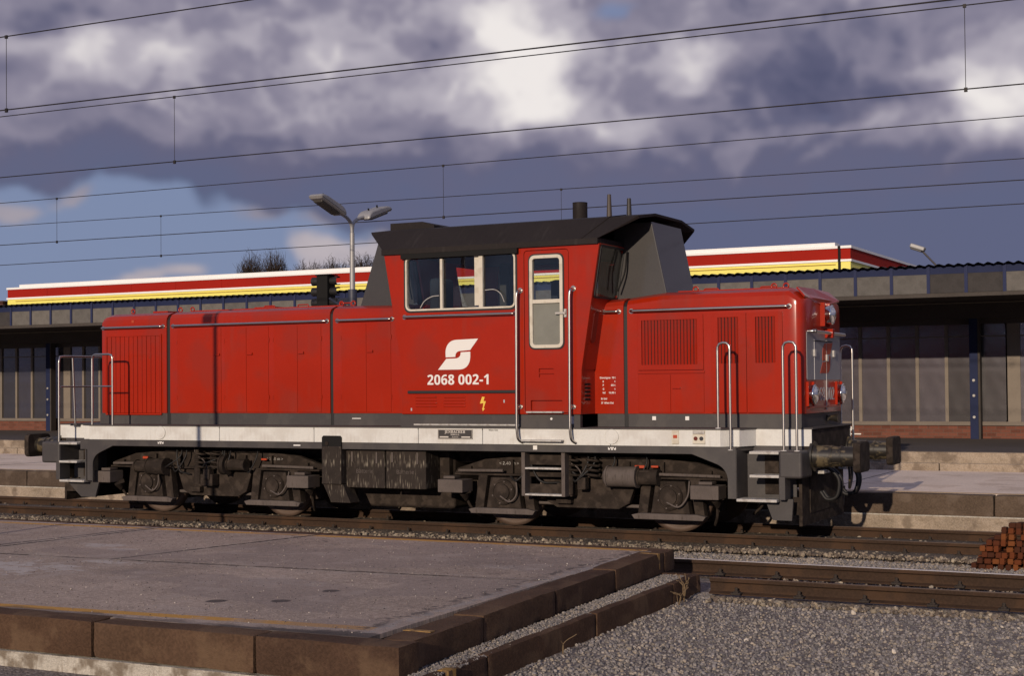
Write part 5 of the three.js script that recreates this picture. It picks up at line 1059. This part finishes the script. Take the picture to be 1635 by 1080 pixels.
    for (const [a, b, y, q] of bcx) P('brake_cylinder', [cyl('x', (a + b) / 2, y, s * 1.16, q, q, b - a, 24), cyl('x', a + 0.012, y, s * 1.16, q + 0.012, q + 0.012, 0.022, 24), cyl('x', b - 0.012, y, s * 1.16, q + 0.008, q + 0.012, 0.022, 24), cyl('x', a - 0.02, y, s * 1.16, q * 0.7, q, 0.04, 20)], q > 0.13 && seed > 1 ? M.dusty : M.under);
    P('brake_rod', [rod([c - 1.9, 0.775, s * 1.12], [c - 1.2, 0.785, s * 1.14], 0.022), rod([c + 1.0, 0.78, s * 1.14], [c + 1.9, 0.765, s * 1.12], 0.022), rod([c - 1.0, 0.35, s * 0.9], [c + 1.0, 0.33, s * 0.9], 0.025)], M.dusty);
    P('damper', [cyl('y', c - 0.18, 0.62, s * 1.19, 0.05, 0.05, 0.26, 14), cyl('y', c - 0.18, 0.86, s * 1.19, 0.03, 0.03, 0.30, 12)], M.under);
    P('valve_box', [box(c - 0.06, c + 0.06, 0.56, 0.72, ...z(1.10, 1.22), 0.01), box(c + 0.12 * (seed > 1 ? -1 : 1) - 0.25, c + 0.12 * (seed > 1 ? -1 : 1) - 0.02, 0.46, 0.64, ...z(1.03, 1.20), 0.015), box(c - 0.42, c - 0.20, 0.36, 0.44, ...z(1.03, 1.12), 0.01)], M.under);
    P('cable', [0, 1, 2, 3, 4, 5, 6].map((i) => { const x0 = c - 0.9 + r() * 1.8, x1 = x0 + (r() - 0.5) * 0.9; return tube([[x0, 1.08, s * 1.1], [x0 + 0.03, 0.92, s * (1.14 + 0.05 * r())], [(x0 + x1) / 2, 0.66 + 0.15 * r(), s * (1.16 + 0.06 * r())], [x1, 0.62 + 0.2 * r(), s * 1.08]], 0.010 + 0.006 * r(), 6, true); }), M.rubber);
    P('pipe', [tube([[c - 0.25, 1.06, s * 1.17], [c - 0.22, 0.95, s * 1.19], [c - 0.05, 0.84, s * 1.2], [c + 0.02, 0.7, s * 1.19]], 0.009, 6, true), tube([[axles[1] - 0.02, 0.42, s * 1.18], [axles[1] + 0.15, 0.37, s * 1.2], [axles[1] + 0.26, 0.5, s * 1.18], [axles[1] + 0.27, 0.7, s * 1.12]], 0.012, 6, true), tube([[axles[0] - 0.02, 0.44, s * 1.18], [axles[0] + 0.14, 0.37, s * 1.2], [axles[0] + 0.23, 0.46, s * 1.19], [axles[0] + 0.2, 0.66, s * 1.13]], 0.012, 6, true)], M.dusty);
    P('isolating_cock', [box(c + (seed > 1 ? 0.72 : -1.32), c + (seed > 1 ? 0.86 : -1.22), 0.85, 0.89, ...z(1.08, 1.12), 0.01), box(c + 0.95, c + 1.05, 0.86, 0.89, ...z(1.08, 1.12), 0.01)], M.orange);
    if (s > 0) text('frame_stencil', '< 2.40 m >', 0.04, c + (seed > 1 ? -1.32 : 0.98), 0.86, 1.021, M.alu, B, fontR, 0.30);
  }
  P('bolster', [box(c - 0.5, c + 0.5, 0.45, 1.02, -0.85, 0.85), box(axles[0] - 0.3, axles[1] + 0.3, 0.55, 0.8, -0.45, 0.45)], M.under);
  P('gearbox', [cyl('z', axles[0], 0.5, 0, 0.32, 0.32, 0.6, 20), cyl('z', axles[1], 0.5, 0, 0.32, 0.32, 0.6, 20)], M.under);
}
bogie([-4.24, -1.86], 1);
bogie([1.97, 4.39], 2);

renderer.render(scene, camera);
